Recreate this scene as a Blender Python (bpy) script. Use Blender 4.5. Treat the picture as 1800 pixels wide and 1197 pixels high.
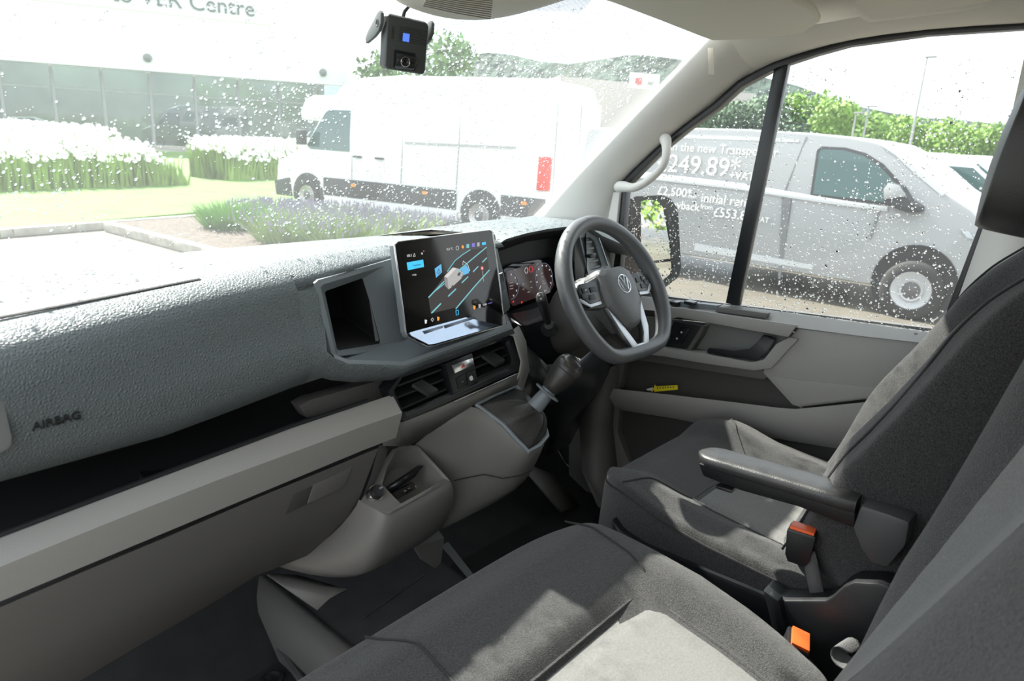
import bpy, bmesh, math, random
import numpy as np
from mathutils import Vector, Matrix
random.seed(7)
SC = bpy.context.scene
COL = SC.collection
for o in list(bpy.data.objects): bpy.data.objects.remove(o)
# ---------------------------------------------------------------- camera
IW, IH, FPX = 1800., 1197., 1250.
CAM = np.array([-0.9335, -0.9153, 1.1449])
_a, _p, _t = math.radians(41), math.radians(16.2), math.radians(3.0)
_f = np.array([math.cos(_a)*math.cos(_p), math.sin(_a)*math.cos(_p), -math.sin(_p)])
_r0 = np.array([math.sin(_a), -math.cos(_a), 0.]); _u0 = np.cross(_r0, _f)
_r = _r0*math.cos(_t)+_u0*math.sin(_t); _u = -_r0*math.sin(_t)+_u0*math.cos(_t)
cam = bpy.data.objects.new('camera', bpy.data.cameras.new('camera')); COL.objects.link(cam)
cam.matrix_world = Matrix(((_r[0], _u[0], -_f[0], CAM[0]), (_r[1], _u[1], -_f[1], CAM[1]), (_r[2], _u[2], -_f[2], CAM[2]), (0, 0, 0, 1)))
cam.data.sensor_width = 36; cam.data.lens = 36*FPX/IW; cam.data.clip_start = .02; cam.data.clip_end = 600
cam.data.dof.use_dof = True; cam.data.dof.focus_distance = 1.55; cam.data.dof.aperture_fstop = 7
SC.camera = cam
# ---------------------------------------------------------------- light
world = bpy.data.worlds.new('sky'); SC.world = world; world.use_nodes = True
wn = world.node_tree; bg = wn.nodes['Background']
tc = wn.nodes.new('ShaderNodeTexCoord'); mp = wn.nodes.new('ShaderNodeMapping'); mp.inputs['Scale'].default_value = (1, 1, 2.6)
nz = wn.nodes.new('ShaderNodeTexNoise'); nz.inputs['Scale'].default_value = 2.2; nz.inputs['Detail'].default_value = 6
rp = wn.nodes.new('ShaderNodeValToRGB')
rp.color_ramp.elements[0].position = .32; rp.color_ramp.elements[0].color = (.62, .74, .90, 1)
rp.color_ramp.elements[1].position = .62; rp.color_ramp.elements[1].color = (.97, .99, 1, 1)
wn.links.new(tc.outputs['Generated'], mp.inputs['Vector']); wn.links.new(mp.outputs['Vector'], nz.inputs['Vector'])
wn.links.new(nz.outputs['Fac'], rp.inputs['Fac']); wn.links.new(rp.outputs['Color'], bg.inputs['Color'])
bg.inputs['Strength'].default_value = 2.0
sun = bpy.data.objects.new('sun', bpy.data.lights.new('sun', 'SUN')); COL.objects.link(sun)
sun.data.energy = 12.5; sun.data.angle = math.radians(.9); sun.data.color = (1, .955, .88)
SUN_DIR = Vector((-.02, -.96, -1)).normalized()
sun.rotation_euler = SUN_DIR.to_track_quat('-Z', 'Y').to_euler()
SC.view_settings.view_transform = 'Standard'; SC.view_settings.look = 'None'
SC.view_settings.exposure = 0.35; SC.view_settings.gamma = 1; SC.view_settings.use_curve_mapping = False
cy = SC.cycles
cy.use_denoising = True; cy.max_bounces = 14; cy.transparent_max_bounces = 24; cy.diffuse_bounces = 6
cy.glossy_bounces = 5; cy.transmission_bounces = 8; cy.sample_clamp_indirect = 12; cy.caustics_reflective = False; cy.caustics_refractive = False

# ---------------------------------------------------------------- helpers
def at(px, py, x=None, y=None, z=None, pl=None):
    """world point seen at a photo pixel on the plane x=, y=, z= (or plane (point, normal))"""
    d = _f + _r*(px-IW/2)/FPX - _u*(py-IH/2)/FPX
    if x is not None: t = (x-CAM[0])/d[0]
    elif y is not None: t = (y-CAM[1])/d[1]
    elif z is not None: t = (z-CAM[2])/d[2]
    else: t = np.dot(np.array(pl[0])-CAM, pl[1])/np.dot(d, pl[1])
    return Vector(CAM+t*d)
def V(*a): return Vector(a)
def lerp(a, b, t): return a+(b-a)*t
def sm(a, b, x):
    t = min(1, max(0, (x-a)/(b-a))); return t*t*(3-2*t)

class MB:
    def __init__(s): s.v = []; s.f = []
    def add(s, vs, fs):
        o = len(s.v); s.v += [Vector(p) for p in vs]; s.f += [[i+o for i in f] for f in fs]; return s
    def poly(s, pts): return s.add(pts, [list(range(len(pts)))])
    def prism(s, pts, vec):
        n = len(pts); vec = Vector(vec)
        a = [Vector(p) for p in pts]; b = [p+vec for p in a]
        fs = [list(range(n))[::-1], list(range(n, 2*n))]+[[i, (i+1) % n, n+(i+1) % n, n+i] for i in range(n)]
        return s.add(a+b, fs)
    def box(s, c, d, m=None):
        c = Vector(c); hx, hy, hz = d[0]/2, d[1]/2, d[2]/2
        vs = [Vector((sx*hx, sy*hy, sz*hz)) for sz in (-1, 1) for sx, sy in ((-1, -1), (1, -1), (1, 1), (-1, 1))]
        if m is not None: vs = [m @ p for p in vs]
        return s.add([c+p for p in vs], [[3, 2, 1, 0], [4, 5, 6, 7], [0, 1, 5, 4], [1, 2, 6, 5], [2, 3, 7, 6], [3, 0, 4, 7]])
    def loft(s, rows, closed=False, cap=False):
        n = len(rows[0]); vs = [p for r in rows for p in r]; fs = []
        for i in range(len(rows)-1):
            for j in range(n if closed else n-1):
                k = (j+1) % n
                fs.append([i*n+j, i*n+k, (i+1)*n+k, (i+1)*n+j])
        if cap: fs += [list(range(n))[::-1], [(len(rows)-1)*n+j for j in range(n)]]
        return s.add(vs, fs)
    def tube(s, path, r, n=8, cap=True):
        path = [Vector(p) for p in path]; rows = []; ref = None
        for i, p in enumerate(path):
            t = (path[min(i+1, len(path)-1)]-path[max(i-1, 0)]).normalized()
            if ref is None: ref = t.orthogonal().normalized()
            ref = (ref-t*ref.dot(t)); ref = ref.normalized() if ref.length > 1e-6 else t.orthogonal().normalized()
            b = t.cross(ref); rr = r[i] if isinstance(r, (list, tuple)) else r
            rows.append([p+ref*math.cos(2*math.pi*j/n)*rr+b*math.sin(2*math.pi*j/n)*rr for j in range(n)])
        return s.loft(rows, True, cap)
    def lathe(s, o, ax, prof, n=20, cap=True):
        """prof: (distance along ax, radius)"""
        o = Vector(o); ax = Vector(ax).normalized(); a = ax.orthogonal().normalized(); b = ax.cross(a)
        rows = [[o+ax*h+(a*math.cos(2*math.pi*j/n)+b*math.sin(2*math.pi*j/n))*max(r, 1e-5) for j in range(n)] for h, r in prof]
        return s.loft(rows, True, cap)

WROOT = {}
def thing(name, label, cat, loc=(0, 0, 0), rotz=0, group=None, world_parts=True):
    o = bpy.data.objects.new(name, None); COL.objects.link(o); o.empty_display_size = .05
    o.location = loc; o.rotation_euler = (0, 0, rotz); o['label'] = label; o['category'] = cat
    if group: o['group'] = group
    if world_parts: WROOT[o.name] = Vector(loc)
    return o
def tag(o, label, cat, group=None, kind=None):
    o['label'] = label; o['category'] = cat
    if group: o['group'] = group
    if kind: o['kind'] = kind
    return o
def obj(name, mb, mat, parent=None, ang=38, bevel=0, seg=2, sub=0, solid=0, off=-1, label=None, kind=None, rec=True):
    me = bpy.data.meshes.new(name)
    me.from_pydata([tuple(p) for p in mb.v], [], mb.f)
    bm = bmesh.new(); bm.from_mesh(me)
    if rec: bmesh.ops.recalc_face_normals(bm, faces=bm.faces)
    if bevel:
        bmesh.ops.remove_doubles(bm, verts=bm.verts, dist=1e-5)
        es = [e for e in bm.edges if len(e.link_faces) == 2 and e.calc_face_angle(0) > .45]
        bmesh.ops.bevel(bm, geom=es, offset=bevel, segments=seg, profile=.6, affect='EDGES', clamp_overlap=True)
    bm.to_mesh(me); bm.free()
    me.polygons.foreach_set('use_smooth', [True]*len(me.polygons))
    if ang < 180: me.set_sharp_from_angle(angle=math.radians(ang))
    o = bpy.data.objects.new(name, me); COL.objects.link(o)
    if mat is not None: me.materials.append(mat)
    if parent is not None:
        o.parent = parent
        if parent.name in WROOT: o.location = -WROOT[parent.name]
    if solid:
        m = o.modifiers.new('solid', 'SOLIDIFY'); m.thickness = solid; m.offset = off
    if sub:
        m = o.modifiers.new('sub', 'SUBSURF'); m.levels = sub; m.render_levels = sub
    if label: o['label'] = label
    if kind: o['kind'] = kind
    return o
def struct(name, mb, mat, label=None, **k):
    return obj(name, mb, mat, kind='structure', label=label, **k)
def frame(o, right, up):
    r = Vector(right).normalized(); u = Vector(up); u = (u-r*u.dot(r)).normalized(); n = r.cross(u)
    return Matrix(((r.x, u.x, n.x, o[0]), (r.y, u.y, n.y, o[1]), (r.z, u.z, n.z, o[2]), (0, 0, 0, 1)))
def text(name, body, size, m, mat, parent=None, ext=.0002, align='CENTER', bold=0):
    c = bpy.data.curves.new(name, 'FONT'); c.body = body; c.size = size; c.extrude = ext; c.align_x = align; c.align_y = 'CENTER'; c.resolution_u = 3; c.offset = bold
    t = bpy.data.objects.new(name, c); COL.objects.link(t)
    bpy.context.view_layer.update()
    me = bpy.data.meshes.new_from_object(t.evaluated_get(bpy.context.evaluated_depsgraph_get()))
    bpy.data.objects.remove(t); me.transform(m); me.materials.clear(); me.materials.append(mat)
    o = bpy.data.objects.new(name, me); COL.objects.link(o)
    if parent is not None:
        o.parent = parent
        if parent.name in WROOT: o.location = -WROOT[parent.name]
    return o
def dup(root, loc=None, rotz=None, label=None):
    r = root.copy(); COL.objects.link(r)
    if loc is not None: r.location = loc
    if rotz is not None: r.rotation_euler = (0, 0, rotz)
    if label: r['label'] = label
    for ch in list(root.children):
        c = ch.copy(); COL.objects.link(c); c.parent = r
        for g in ch.children:
            d = g.copy(); COL.objects.link(d); d.parent = c
    return r

# ---------------------------------------------------------------- materials
MATS = {}
def mat(name, col, rough=.5, metal=0, spec=.5, bump=0, bscale=200, bdetail=2, var=0, vscale=6, emit=0, coat=0, sheen=0, btype='noise', ecol=None, bdist=.002):
    if name in MATS: return MATS[name]
    m = bpy.data.materials.new(name); m.use_nodes = True; nt = m.node_tree; b = nt.nodes['Principled BSDF']
    c = (*col, 1)
    b.inputs['Base Color'].default_value = c; b.inputs['Roughness'].default_value = rough; b.inputs['Metallic'].default_value = metal
    b.inputs['Specular IOR Level'].default_value = spec; b.inputs['Coat Weight'].default_value = coat
    if sheen: b.inputs['Sheen Weight'].default_value = sheen; b.inputs['Sheen Roughness'].default_value = .4
    if emit: b.inputs['Emission Color'].default_value = (*(ecol or col), 1); b.inputs['Emission Strength'].default_value = emit
    t = nt.nodes.new('ShaderNodeTexCoord')
    if var:
        n = nt.nodes.new('ShaderNodeTexNoise'); n.inputs['Scale'].default_value = vscale; n.inputs['Detail'].default_value = 5
        nt.links.new(t.outputs['Object'], n.inputs['Vector'])
        r = nt.nodes.new('ShaderNodeMapRange'); r.inputs[1].default_value = .3; r.inputs[2].default_value = .7
        r.inputs[3].default_value = 1-var; r.inputs[4].default_value = 1+var
        nt.links.new(n.outputs['Fac'], r.inputs[0])
        mx = nt.nodes.new('ShaderNodeVectorMath'); mx.operation = 'SCALE'; mx.inputs[0].default_value = col
        nt.links.new(r.outputs[0], mx.inputs['Scale']); nt.links.new(mx.outputs[0], b.inputs['Base Color'])
    if bump:
        if btype == 'voronoi':
            n = nt.nodes.new('ShaderNodeTexVoronoi'); n.feature = 'DISTANCE_TO_EDGE'; out = n.outputs['Distance']
        else:
            n = nt.nodes.new('ShaderNodeTexNoise'); n.inputs['Detail'].default_value = bdetail; out = n.outputs['Fac']
        n.inputs['Scale'].default_value = bscale
        nt.links.new(t.outputs['Object'], n.inputs['Vector'])
        bp = nt.nodes.new('ShaderNodeBump'); bp.inputs['Strength'].default_value = bump; bp.inputs['Distance'].default_value = bdist
        nt.links.new(out, bp.inputs['Height']); nt.links.new(bp.outputs['Normal'], b.inputs['Normal'])
    MATS[name] = m; return m

M_PAD = mat('grained_dark_vinyl', (.105, .124, .129), .5, bump=1, bscale=205, btype='voronoi', bdist=.0022)
M_SLATE = mat('slate_plastic', (.17, .195, .21), .38, bump=.15, bscale=900)
M_GREY = mat('warm_grey_plastic', (.30, .295, .28), .55, bump=.2, bscale=420, bdist=.001)
M_GREYD = mat('mid_grey_plastic', (.106, .102, .095), .55, bump=.15, bscale=420, bdist=.001)
M_GREYC = mat('console_grey_lightened', (.17, .165, .155), .5, bump=.15, bscale=420, bdist=.001)  # same plastic as the mid grey, lightened because less light reaches the console
M_TEX = mat('textured_taupe_plastic', (.10, .094, .09), .5, bump=.9, bscale=260, btype='voronoi', bdist=.0015)
M_BLACK = mat('black_plastic', (.010, .011, .012), .45, bump=.1, bscale=700)
M_SATIN = mat('satin_black_plastic', (.014, .016, .018), .28)
M_GLOSS = mat('gloss_black', (.006, .006, .007), .06)
M_CAVE = mat('black_flock', (.008, .008, .009), .8)
M_HEAD = mat('cream_headliner', (.83, .815, .76), .9, bump=.1, bscale=700)
M_PILL = mat('cream_pillar_plastic', (.76, .75, .715), .55, bump=.08, bscale=500)
M_FAB = mat('charcoal_fabric', (.035, .035, .0345), .85, bump=.8, bscale=700, bdist=.003, var=.85, vscale=480, sheen=.25)
M_INS = mat('light_grey_fabric', (.155, .155, .149), .9, bump=.4, bscale=800, bdist=.001, var=.14, vscale=300, sheen=.15)
M_VINYL = mat('black_vinyl', (.030, .030, .030), .42, bump=.25, bscale=500)
M_THREAD = mat('dark_seam', (.02, .02, .02), .8)
M_FLOOR = mat('grey_rubber_floor', (.050, .051, .053), .6, bump=.2, bscale=300, var=.15, vscale=20)
M_FLOORD = mat('black_rubber_mat', (.02, .02, .02), .6, bump=.25, bscale=300, var=.25, vscale=14)
M_CHROME = mat('chrome', (.78, .79, .80), .18, 1)
M_SILVER = mat('satin_silver', (.36, .37, .38), .36, 1)
M_WHEEL = mat('dark_steering_leather', (.10, .106, .11), .38, bump=.12, bscale=500)
M_HUB = mat('charcoal_hub_plastic', (.13, .135, .137), .5, bump=.12, bscale=600)
M_ORANGE = mat('orange_plastic', (.85, .13, .03), .4)
M_BELT = mat('grey_webbing', (.10, .10, .10), .8, bump=.5, bscale=500)
M_YEL = mat('yellow_plastic', (.80, .66, .02), .45)
M_WPAINT = mat('white_print', (.72, .75, .77), .5)
M_LOGO = mat('silver_logo', (.75, .80, .84), .25, .6)
def glass_mat(name, dirt, tint=(.93, .96, .95)):
    m = bpy.data.materials.new(name); m.use_nodes = True; nt = m.node_tree; nt.nodes.clear()
    out = nt.nodes.new('ShaderNodeOutputMaterial'); tr = nt.nodes.new('ShaderNodeBsdfTransparent'); tr.inputs[0].default_value = (*tint, 1)
    tl = nt.nodes.new('ShaderNodeBsdfTranslucent'); tl.inputs[0].default_value = (.9, .95, .95, 1)
    gl = nt.nodes.new('ShaderNodeBsdfGlossy'); gl.inputs['Roughness'].default_value = .02
    m1 = nt.nodes.new('ShaderNodeMixShader'); m1.inputs[0].default_value = dirt
    m2 = nt.nodes.new('ShaderNodeMixShader'); lw = nt.nodes.new('ShaderNodeLayerWeight'); lw.inputs['Blend'].default_value = .5
    pw = nt.nodes.new('ShaderNodeMath'); pw.operation = 'POWER'; pw.inputs[1].default_value = 4.5; nt.links.new(lw.outputs['Facing'], pw.inputs[0])
    fr = nt.nodes.new('ShaderNodeMath'); fr.operation = 'MULTIPLY_ADD'; fr.inputs[1].default_value = .75; fr.inputs[2].default_value = .04; nt.links.new(pw.outputs[0], fr.inputs[0])
    nt.links.new(tr.outputs[0], m1.inputs[1]); nt.links.new(tl.outputs[0], m1.inputs[2])
    nt.links.new(fr.outputs[0], m2.inputs[0]); nt.links.new(m1.outputs[0], m2.inputs[1]); nt.links.new(gl.outputs[0], m2.inputs[2])
    nt.links.new(m2.outputs[0], out.inputs[0]); return m
M_WS = glass_mat('hazy_windscreen_glass', .035)
M_SIDE = glass_mat('side_window_glass', .03)
M_DROP = bpy.data.materials.new('rain_water'); M_DROP.use_nodes = True
_n = M_DROP.node_tree; _b = _n.nodes['Principled BSDF']; _b.inputs['Transmission Weight'].default_value = 1; _b.inputs['IOR'].default_value = 1.33; _b.inputs['Roughness'].default_value = 0; _b.inputs['Base Color'].default_value = (1, 1, 1, 1)
# ================================================================ cab shell
def pan(name, pxs, x, th, m, parent=None, bevel=.002, **k):
    return obj(name, MB().prism([at(a, b, x=x) for a, b in pxs], (th, 0, 0)), m, parent, bevel=bevel, **k)
E0 = at(915, 397, x=.79); E1 = at(1245, 55, x=.72)
def WS(s, t, off=0):
    """windscreen surface: s across (-1..1), t from base (0) to header (1)"""
    x = lerp(E0.x, E1.x, t)*s
    bow = .135*(1-s*s)
    y = lerp(E0.y, E1.y, t)+bow; z = lerp(E0.z, E1.z, t)+.02*math.sin(math.pi*min(1, max(0, t)))
    return V(x, y, z)+V(0, .69, .72)*off
ws = MB().loft([[WS(s/12*1.06, t) for s in range(-12, 13)] for t in (-.12, 0, .15, .3, .45, .6, .75, .9, 1.0, 1.12)])
win1 = struct('window_1', ws, M_WS, 'rain-spotted windscreen glass', ang=180)
fr = MB()
for i in range(330):
    s = -.62+i*.0034
    top = 1.10; h = .985-.055*(1-((s+.1)/.55)**2) if abs(s+.1) < .55 else .985
    a, b = WS(s, top, -.001), WS(s, h, -.001); w = V(.0011, 0, 0)
    fr.add([a-w, a+w, b+w*.6, b-w*.6], [[0, 1, 2, 3]])
obj('frit_lines', fr, M_GLOSS, win1, kind='stuff', label='fine black printed lines along the top of the windscreen')
ap = []
EP = [(915, 397), (985, 325), (1050, 258), (1110, 195), (1170, 133), (1225, 75), (1240, 60), (1258, 42)]
WP = [(1058, 440), (1076, 334), (1110, 302), (1152, 262), (1200, 222), (1254, 183), (1296, 143), (1332, 122)]
rows = []
for i, ((a, b), (c, d)) in enumerate(zip(EP, WP)):
    t = min(1, i/6); e = at(a, b, x=lerp(.79, .72, t)); w = at(c, d, x=.845)
    m1 = e.lerp(w, .12)+V(-.012, -.016, .0); m2 = e.lerp(w, .45)+V(-.030, -.022, 0); m3 = e.lerp(w, .85)+V(-.02, -.012, 0)
    rows.append([e+V(.06, .015, .0), e, m1, m2, m3, w, w+V(.03, .01, 0)])
pillar = struct('trim_1', MB().loft(rows), M_PILL, 'cream A-pillar trim between windscreen and driver door window', ang=60, sub=1)
# cant rail over the driver door and the headliner
RW = [(1296, 143), (1362, 108), (1430, 86), (1490, 69), (1628, 50), (1800, 40), (1990, 34)]
RI = [(1243, 62), (1310, 71), (1400, 63), (1490, 47), (1600, 28), (1765, 8), (1960, -18)]
rows = []
for (a, b), (c, d) in zip(RW, RI):
    w = at(a, b, x=.845); i = at(c, d, x=.735); mid = w.lerp(i, .5)+V(-.012, 0, -.012)
    rows.append([w+V(.03, 0, .0), w, mid, i, i+V(-.02, 0, .012)])
struct('trim_2', MB().loft(rows), M_HEAD, 'cream roof rail trim above the driver door window', ang=60, sub=1)
hd = []
for y, z in ((.16, 1.405), (.05, 1.43), (-.1, 1.46), (-.35, 1.475), (-.6, 1.475), (-.95, 1.47), (-1.25, 1.45)):
    hd.append([WS(x/.72, 1.085, -.002) if y == .16 else V(x, min(y, WS(x/.72, 1.085).y-.03), z-.045*(abs(x)/.8)**3) for x in (-.86, -.75, -.55, -.3, 0, .3, .55, .75, .86)])
struct('ceiling', MB().loft(hd), M_HEAD, 'pale cream roof lining', ang=60, solid=.02, off=1)
# overhead storage tray recess rim beside the sun visor
tr = MB().loft([[at(a, b, z=z) for a, b in ((1470, -12), (1520, 33), (1560, 37), (1700, 15), (1800, 2))] for z in (1.425, 1.40)])
obj('trim_3', MB().prism([at(a, b, x=.66) for a, b in ((1530, 34), (1690, 14), (1745, 4), (1760, -25), (1510, -25), (1500, 10))], (.05, .02, 0)), M_HEAD, bevel=.01, kind='structure', label='moulded edge of the roof lining shelf above the driver')
# rear bulkhead, firewall, cab floor
struct('wall_back', MB().box((0, -1.25, .72), (1.76, .03, 1.5)), M_HEAD, 'pale bulkhead behind the seats')
struct('wall_front', MB().loft([[V(x, .735-.13*(x/.85)**2, .842), V(x, .73-.13*(x/.85)**2, .5), V(x, .73-.13*(x/.85)**2, -.02)] for x in (-.92, -.7, -.4, 0, .4, .7, .92)]), M_CAVE, 'black firewall behind the dashboard', solid=.02)
struct('wall_right', MB().prism([V(.93, .72, -.25), V(.93, .72, .70), V(.93, .3, .66), V(.93, -.7, .70), V(.93, -1.25, .72), V(.93, -1.25, -.25)], (.03, 0, 0)), M_BLACK, 'outer skin of the cab side below the window')
# floor: driver level, raised centre platform, passenger level
fl = MB().prism([V(-.92, -1.25, -.02), V(.93, -1.25, -.02), V(.93, .7, -.02), V(-.92, .7, -.02)], (0, 0, .02))
floor = struct('floor', fl, M_FLOORD, 'dark rubber cab floor')
pf = MB().loft([[V(-.235, y, .0), V(-.205, y, .085), V(-.190, y, .1), V(.13-.05*(y < 0), y, .1), V(.16-.05*(y < 0), y, .09), V(.185-.05*(y < 0), y, .0)] for y in (-.5, -.2, .0, .2, .35, .6)])
obj('floor_platform', pf, M_FLOOR, floor, bevel=.004, label='raised grey rubber platform in the middle of the floor')
wl = MB().loft([[V(-.262, y, 0), V(-.232, y, .075), V(-.208, y, .106), V(-.192, y, .104)] for y in (-.5, 0, .3, .62)])
obj('platform_side', wl, M_GREYD, floor, ang=60, solid=.004, label='grey plastic side of the raised platform')
for a, b, c, d in (((640, 1085), (745, 1010), (0, 0), 0), ((700, 1125), (812, 1045), 0, 0), ((690, 1138), (818, 1052), 0, 0)):
    p, q = at(*a, z=.101), at(*b, z=.101)
    obj('floor_rib', MB().tube([p, q], .0035, 6), M_FLOOR, floor)
obj('mat_edge', MB().tube([at(395, 1045, z=.004), at(425, 1052, z=.012), at(470, 1110, z=.012), at(545, 1215, z=.012)], .010, 8), M_FLOOR, floor, label='raised rim of the passenger floor mat')
obj('mat_eyelet', MB().lathe(at(478, 1196, z=.0), (0, 0, 1), [(0, .024), (.006, .024), (.008, .018), (.004, .012), (.002, .0)], 20), M_BLACK, floor, label='round black fixing of the floor mat')
obj('platform_edge_strip', MB().prism([at(a, b, z=.102) for a, b in ((776, 960), (788, 955), (846, 1030), (838, 1036))], (0, 0, .004)), mat('worn_aluminium', (.20, .21, .205), .5, .4), floor, label='pale edge strip of the platform')
bh = MB().loft([[V(x, y, z) for y, z in ((.30, .0), (.42, .05), (.56, .20), (.68, .42))] for x in (-.9, -.3, .2, .5, .92)])
obj('toe_board', bh, M_FLOORD, floor, ang=60)
# footwell kick panel and foot rest on the driver side
kp = MB().loft([[at(1030, 655, x=.80), at(1060, 650, x=.80), at(1085, 640, x=.83)], [at(1020, 740, x=.78), at(1050, 745, x=.79), at(1075, 745, x=.83)], [at(1025, 830, x=.76), at(1060, 850, x=.78), at(1085, 840, x=.83)], [at(1050, 890, x=.74), at(1072, 905, x=.77), at(1100, 905, x=.83)]])
obj('kick_panel', kp, M_GREYD, floor, ang=60, solid=.01, label='dark grey footwell side panel')
obj('foot_rest', MB().loft([[at(925, 830, z=.16), at(985, 902, z=.02)], [at(940, 820, z=.17), at(992, 898, z=.03)], [at(975, 835, z=.08), at(1020, 890, z=.01)]]), M_GREYD, floor, ang=60, solid=.01, label='grey wedge-shaped foot rest')

# ---------------------------------------------------------------- side windows
sw2 = MB().poly([at(a, b, x=.862) for a, b in ((1095, 330), (1152, 268), (1262, 182), (1364, 112), (1290, 545), (1070, 530))])
struct('window_2', sw2, M_SIDE, 'fixed front quarter glass of the driver door', ang=180)
sw3 = MB().poly([at(a, b, x=.862) for a, b in ((1380, 112), (1490, 75), (1628, 56), (1800, 45), (1810, 150), (1660, 590), (1290, 545))])
struct('window_3', sw3, M_SIDE, 'main glass of the driver door', ang=180)
door = thing('driver_door', 'grey plastic driver door trim panel with pull handle and storage pocket', 'door', at(1300, 560, x=.86))
door['kind'] = 'structure'; door.name = 'door_1'; WROOT['door_1'] = Vector(door.location); 
def strip(pxa, pxb, x, th): return MB().loft([[at(*a, x=x), at(*b, x=x), at(*b, x=x)+V(th, 0, 0), at(*a, x=x)+V(th, 0, 0)] for a, b in zip(pxa, pxb)], True, True)
seal_o = [(1083, 330), (1110, 301), (1152, 261), (1200, 221), (1254, 181), (1296, 142), (1362, 107), (1430, 85), (1490, 68), (1628, 49), (1800, 39), (1990, 33)]
seal_i = [(1095, 337), (1118, 310), (1160, 268), (1207, 229), (1262, 190), (1302, 153), (1366, 119), (1432, 97), (1490, 81), (1628, 62), (1800, 51), (1990, 45)]
obj('window_seal', strip(seal_o, seal_i, .842, .03), M_SATIN, door, bevel=.002)
obj('window_divider', MB().prism([at(a, b, x=.85) for a, b in ((1362, 112), (1387, 106), (1298, 538), (1275, 533))], (.02, 0, 0)), M_SATIN, door, bevel=.003)
obj('front_window_frame', MB().prism([at(a, b, x=.846) for a, b in ((1088, 336), (1101, 338), (1092, 440), (1084, 560), (1066, 560), (1078, 440))], (.025, 0, 0)), M_SATIN, door, bevel=.002)
obj('corner_cover', MB().prism([at(a, b, x=.835) for a, b in ((1077, 338), (1089, 337), (1079, 440), (1062, 560), (1040, 560), (1055, 445), (1066, 400))], (.03, 0, 0)), M_PILL, door, bevel=.003)
obj('rear_window_seal', MB().prism([at(a, b, x=.85) for a, b in ((1738, 350), (1746, 356), (1672, 560), (1662, 590), (1652, 590), (1664, 545))], (.02, 0, 0)), M_SATIN, door, bevel=.002)
# B pillar
bp = MB().loft([[at(1745, 352, x=.845), V(.80, -.74, 1.08), V(.80, -1.2, 1.08)], [at(1800, 52, x=.845)+V(0, -.01, 0), V(.79, -.75, 1.42), V(.78, -1.2, 1.42)]])
bp.loft([[at(1745, 352, x=.845), V(.80, -.74, 1.08), V(.80, -1.2, 1.08)], [at(1668, 570, x=.85), V(.81, -.72, .8), V(.81, -1.2, .8)], [V(.85, -.65, .3), V(.83, -.72, .3), V(.83, -1.2, .3)]])
struct('trim_4', bp, M_PILL, 'cream B-pillar trim behind the driver door window', ang=60, solid=.01, off=1)
# door panel layers (x grows outward)
obj('panel_back', MB().prism([at(a, b, x=.885) for a, b in ((1000, 560), (1060, 500), (1180, 522), (1640, 578), (1680, 590), (1690, 1000), (1000, 1000))], (.02, 0, 0)), M_GREYD, door)
top = MB().loft([[at(a, b, x=.868), at(a, b, x=.868)+V(0, 0, -.012)+V(-.012, 0, .008), at(c, d, x=.818)] for (a, b), (c, d) in zip(((1060, 512), (1180, 526), (1290, 537), (1400, 551), (1520, 567), (1680, 589)), ((1050, 540), (1170, 547), (1280, 562), (1402, 576), (1500, 589), (1650, 606)))])
obj('sill_top', top, M_GREY, door, ang=60, label='pale top edge of the door panel')
# upper panel to the right of the handle recess, running down in a wedge
pan('upper_panel', [(1402, 577), (1640, 604), (1690, 640), (1690, 720), (1560, 698), (1405, 716), (1392, 712), (1352, 668), (1340, 655), (1345, 642), (1372, 630), (1388, 592)], .822, .05, M_GREY, door, .006)
pan('wedge_inset', [(1356, 662), (1600, 690), (1560, 697), (1408, 712), (1396, 709)], .818, .02, M_GREY, door, .004)
grip = MB().loft([[at(a, b, x=.835), at(a, b, x=.80), at(c, d, x=.80), at(c, d, x=.84)] for (a, b), (c, d) in zip(((1165, 538), (1200, 541), (1300, 556), (1402, 571)), ((1176, 562), (1192, 558), (1290, 576), (1386, 593)))], True, True)
obj('pull_grip', grip, M_GREY, door, bevel=.005, label='grey pull grip along the door')
pan('recess_back', [(1130, 556), (1400, 585), (1350, 645), (1130, 620)], .862, .01, mat('recess_grey_plastic', (.20, .21, .20), .5), door, 0)
pan('switch_panel', [(1184, 565), (1235, 573), (1208, 614), (1165, 607)], .832, .03, M_BLACK, door, .002)
sb = pan('lock_switch', [(1197, 574), (1214, 577), (1199, 604), (1180, 601)], .829, .01, M_SATIN, door, .002)
for px, py, ch in ((1198, 584, 'o'), (1190, 595, 'o')):
    p = at(px, py, x=.8285); obj('lock_symbol', MB().lathe(p, (-1, 0, 0), [(0, .003), (.0006, .003)], 8), M_WPAINT, sb)
obj('recess_divider', strip([(1232, 573), (1222, 590), (1206, 615)], [(1238, 574), (1230, 592), (1214, 616)], .828, .035), M_GREYD, door, bevel=.002)
lv = MB().loft([[at(a, b, x=xx), at(a, b, x=xx+.02), at(c, d, x=xx+.02), at(c, d, x=xx)] for (a, b), (c, d), xx in zip(((1246, 611), (1290, 616), (1318, 613), (1333, 600), (1342, 588), (1358, 592)), ((1242, 619), (1290, 628), (1330, 634), (1350, 618), (1362, 598), (1364, 594)), (.815, .812, .812, .815, .825, .83))], True, True)
obj('door_lever', lv, M_BLACK, door, bevel=.003, label='black inner door release lever')
obj('recess_rim', strip([(1120, 606), (1170, 612), (1240, 622), (1320, 636), (1342, 632), (1364, 604), (1388, 592)], [(1120, 622), (1165, 627), (1240, 640), (1325, 652), (1356, 648), (1385, 616), (1404, 596)], .815, .05), M_GREY, door, bevel=.005)
pan('under_rim_panel', [(1100, 600), (1165, 612), (1330, 640), (1352, 662), (1340, 668), (1290, 660), (1165, 640), (1095, 630)], .835, .04, M_GREYD, door, .004)
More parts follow.
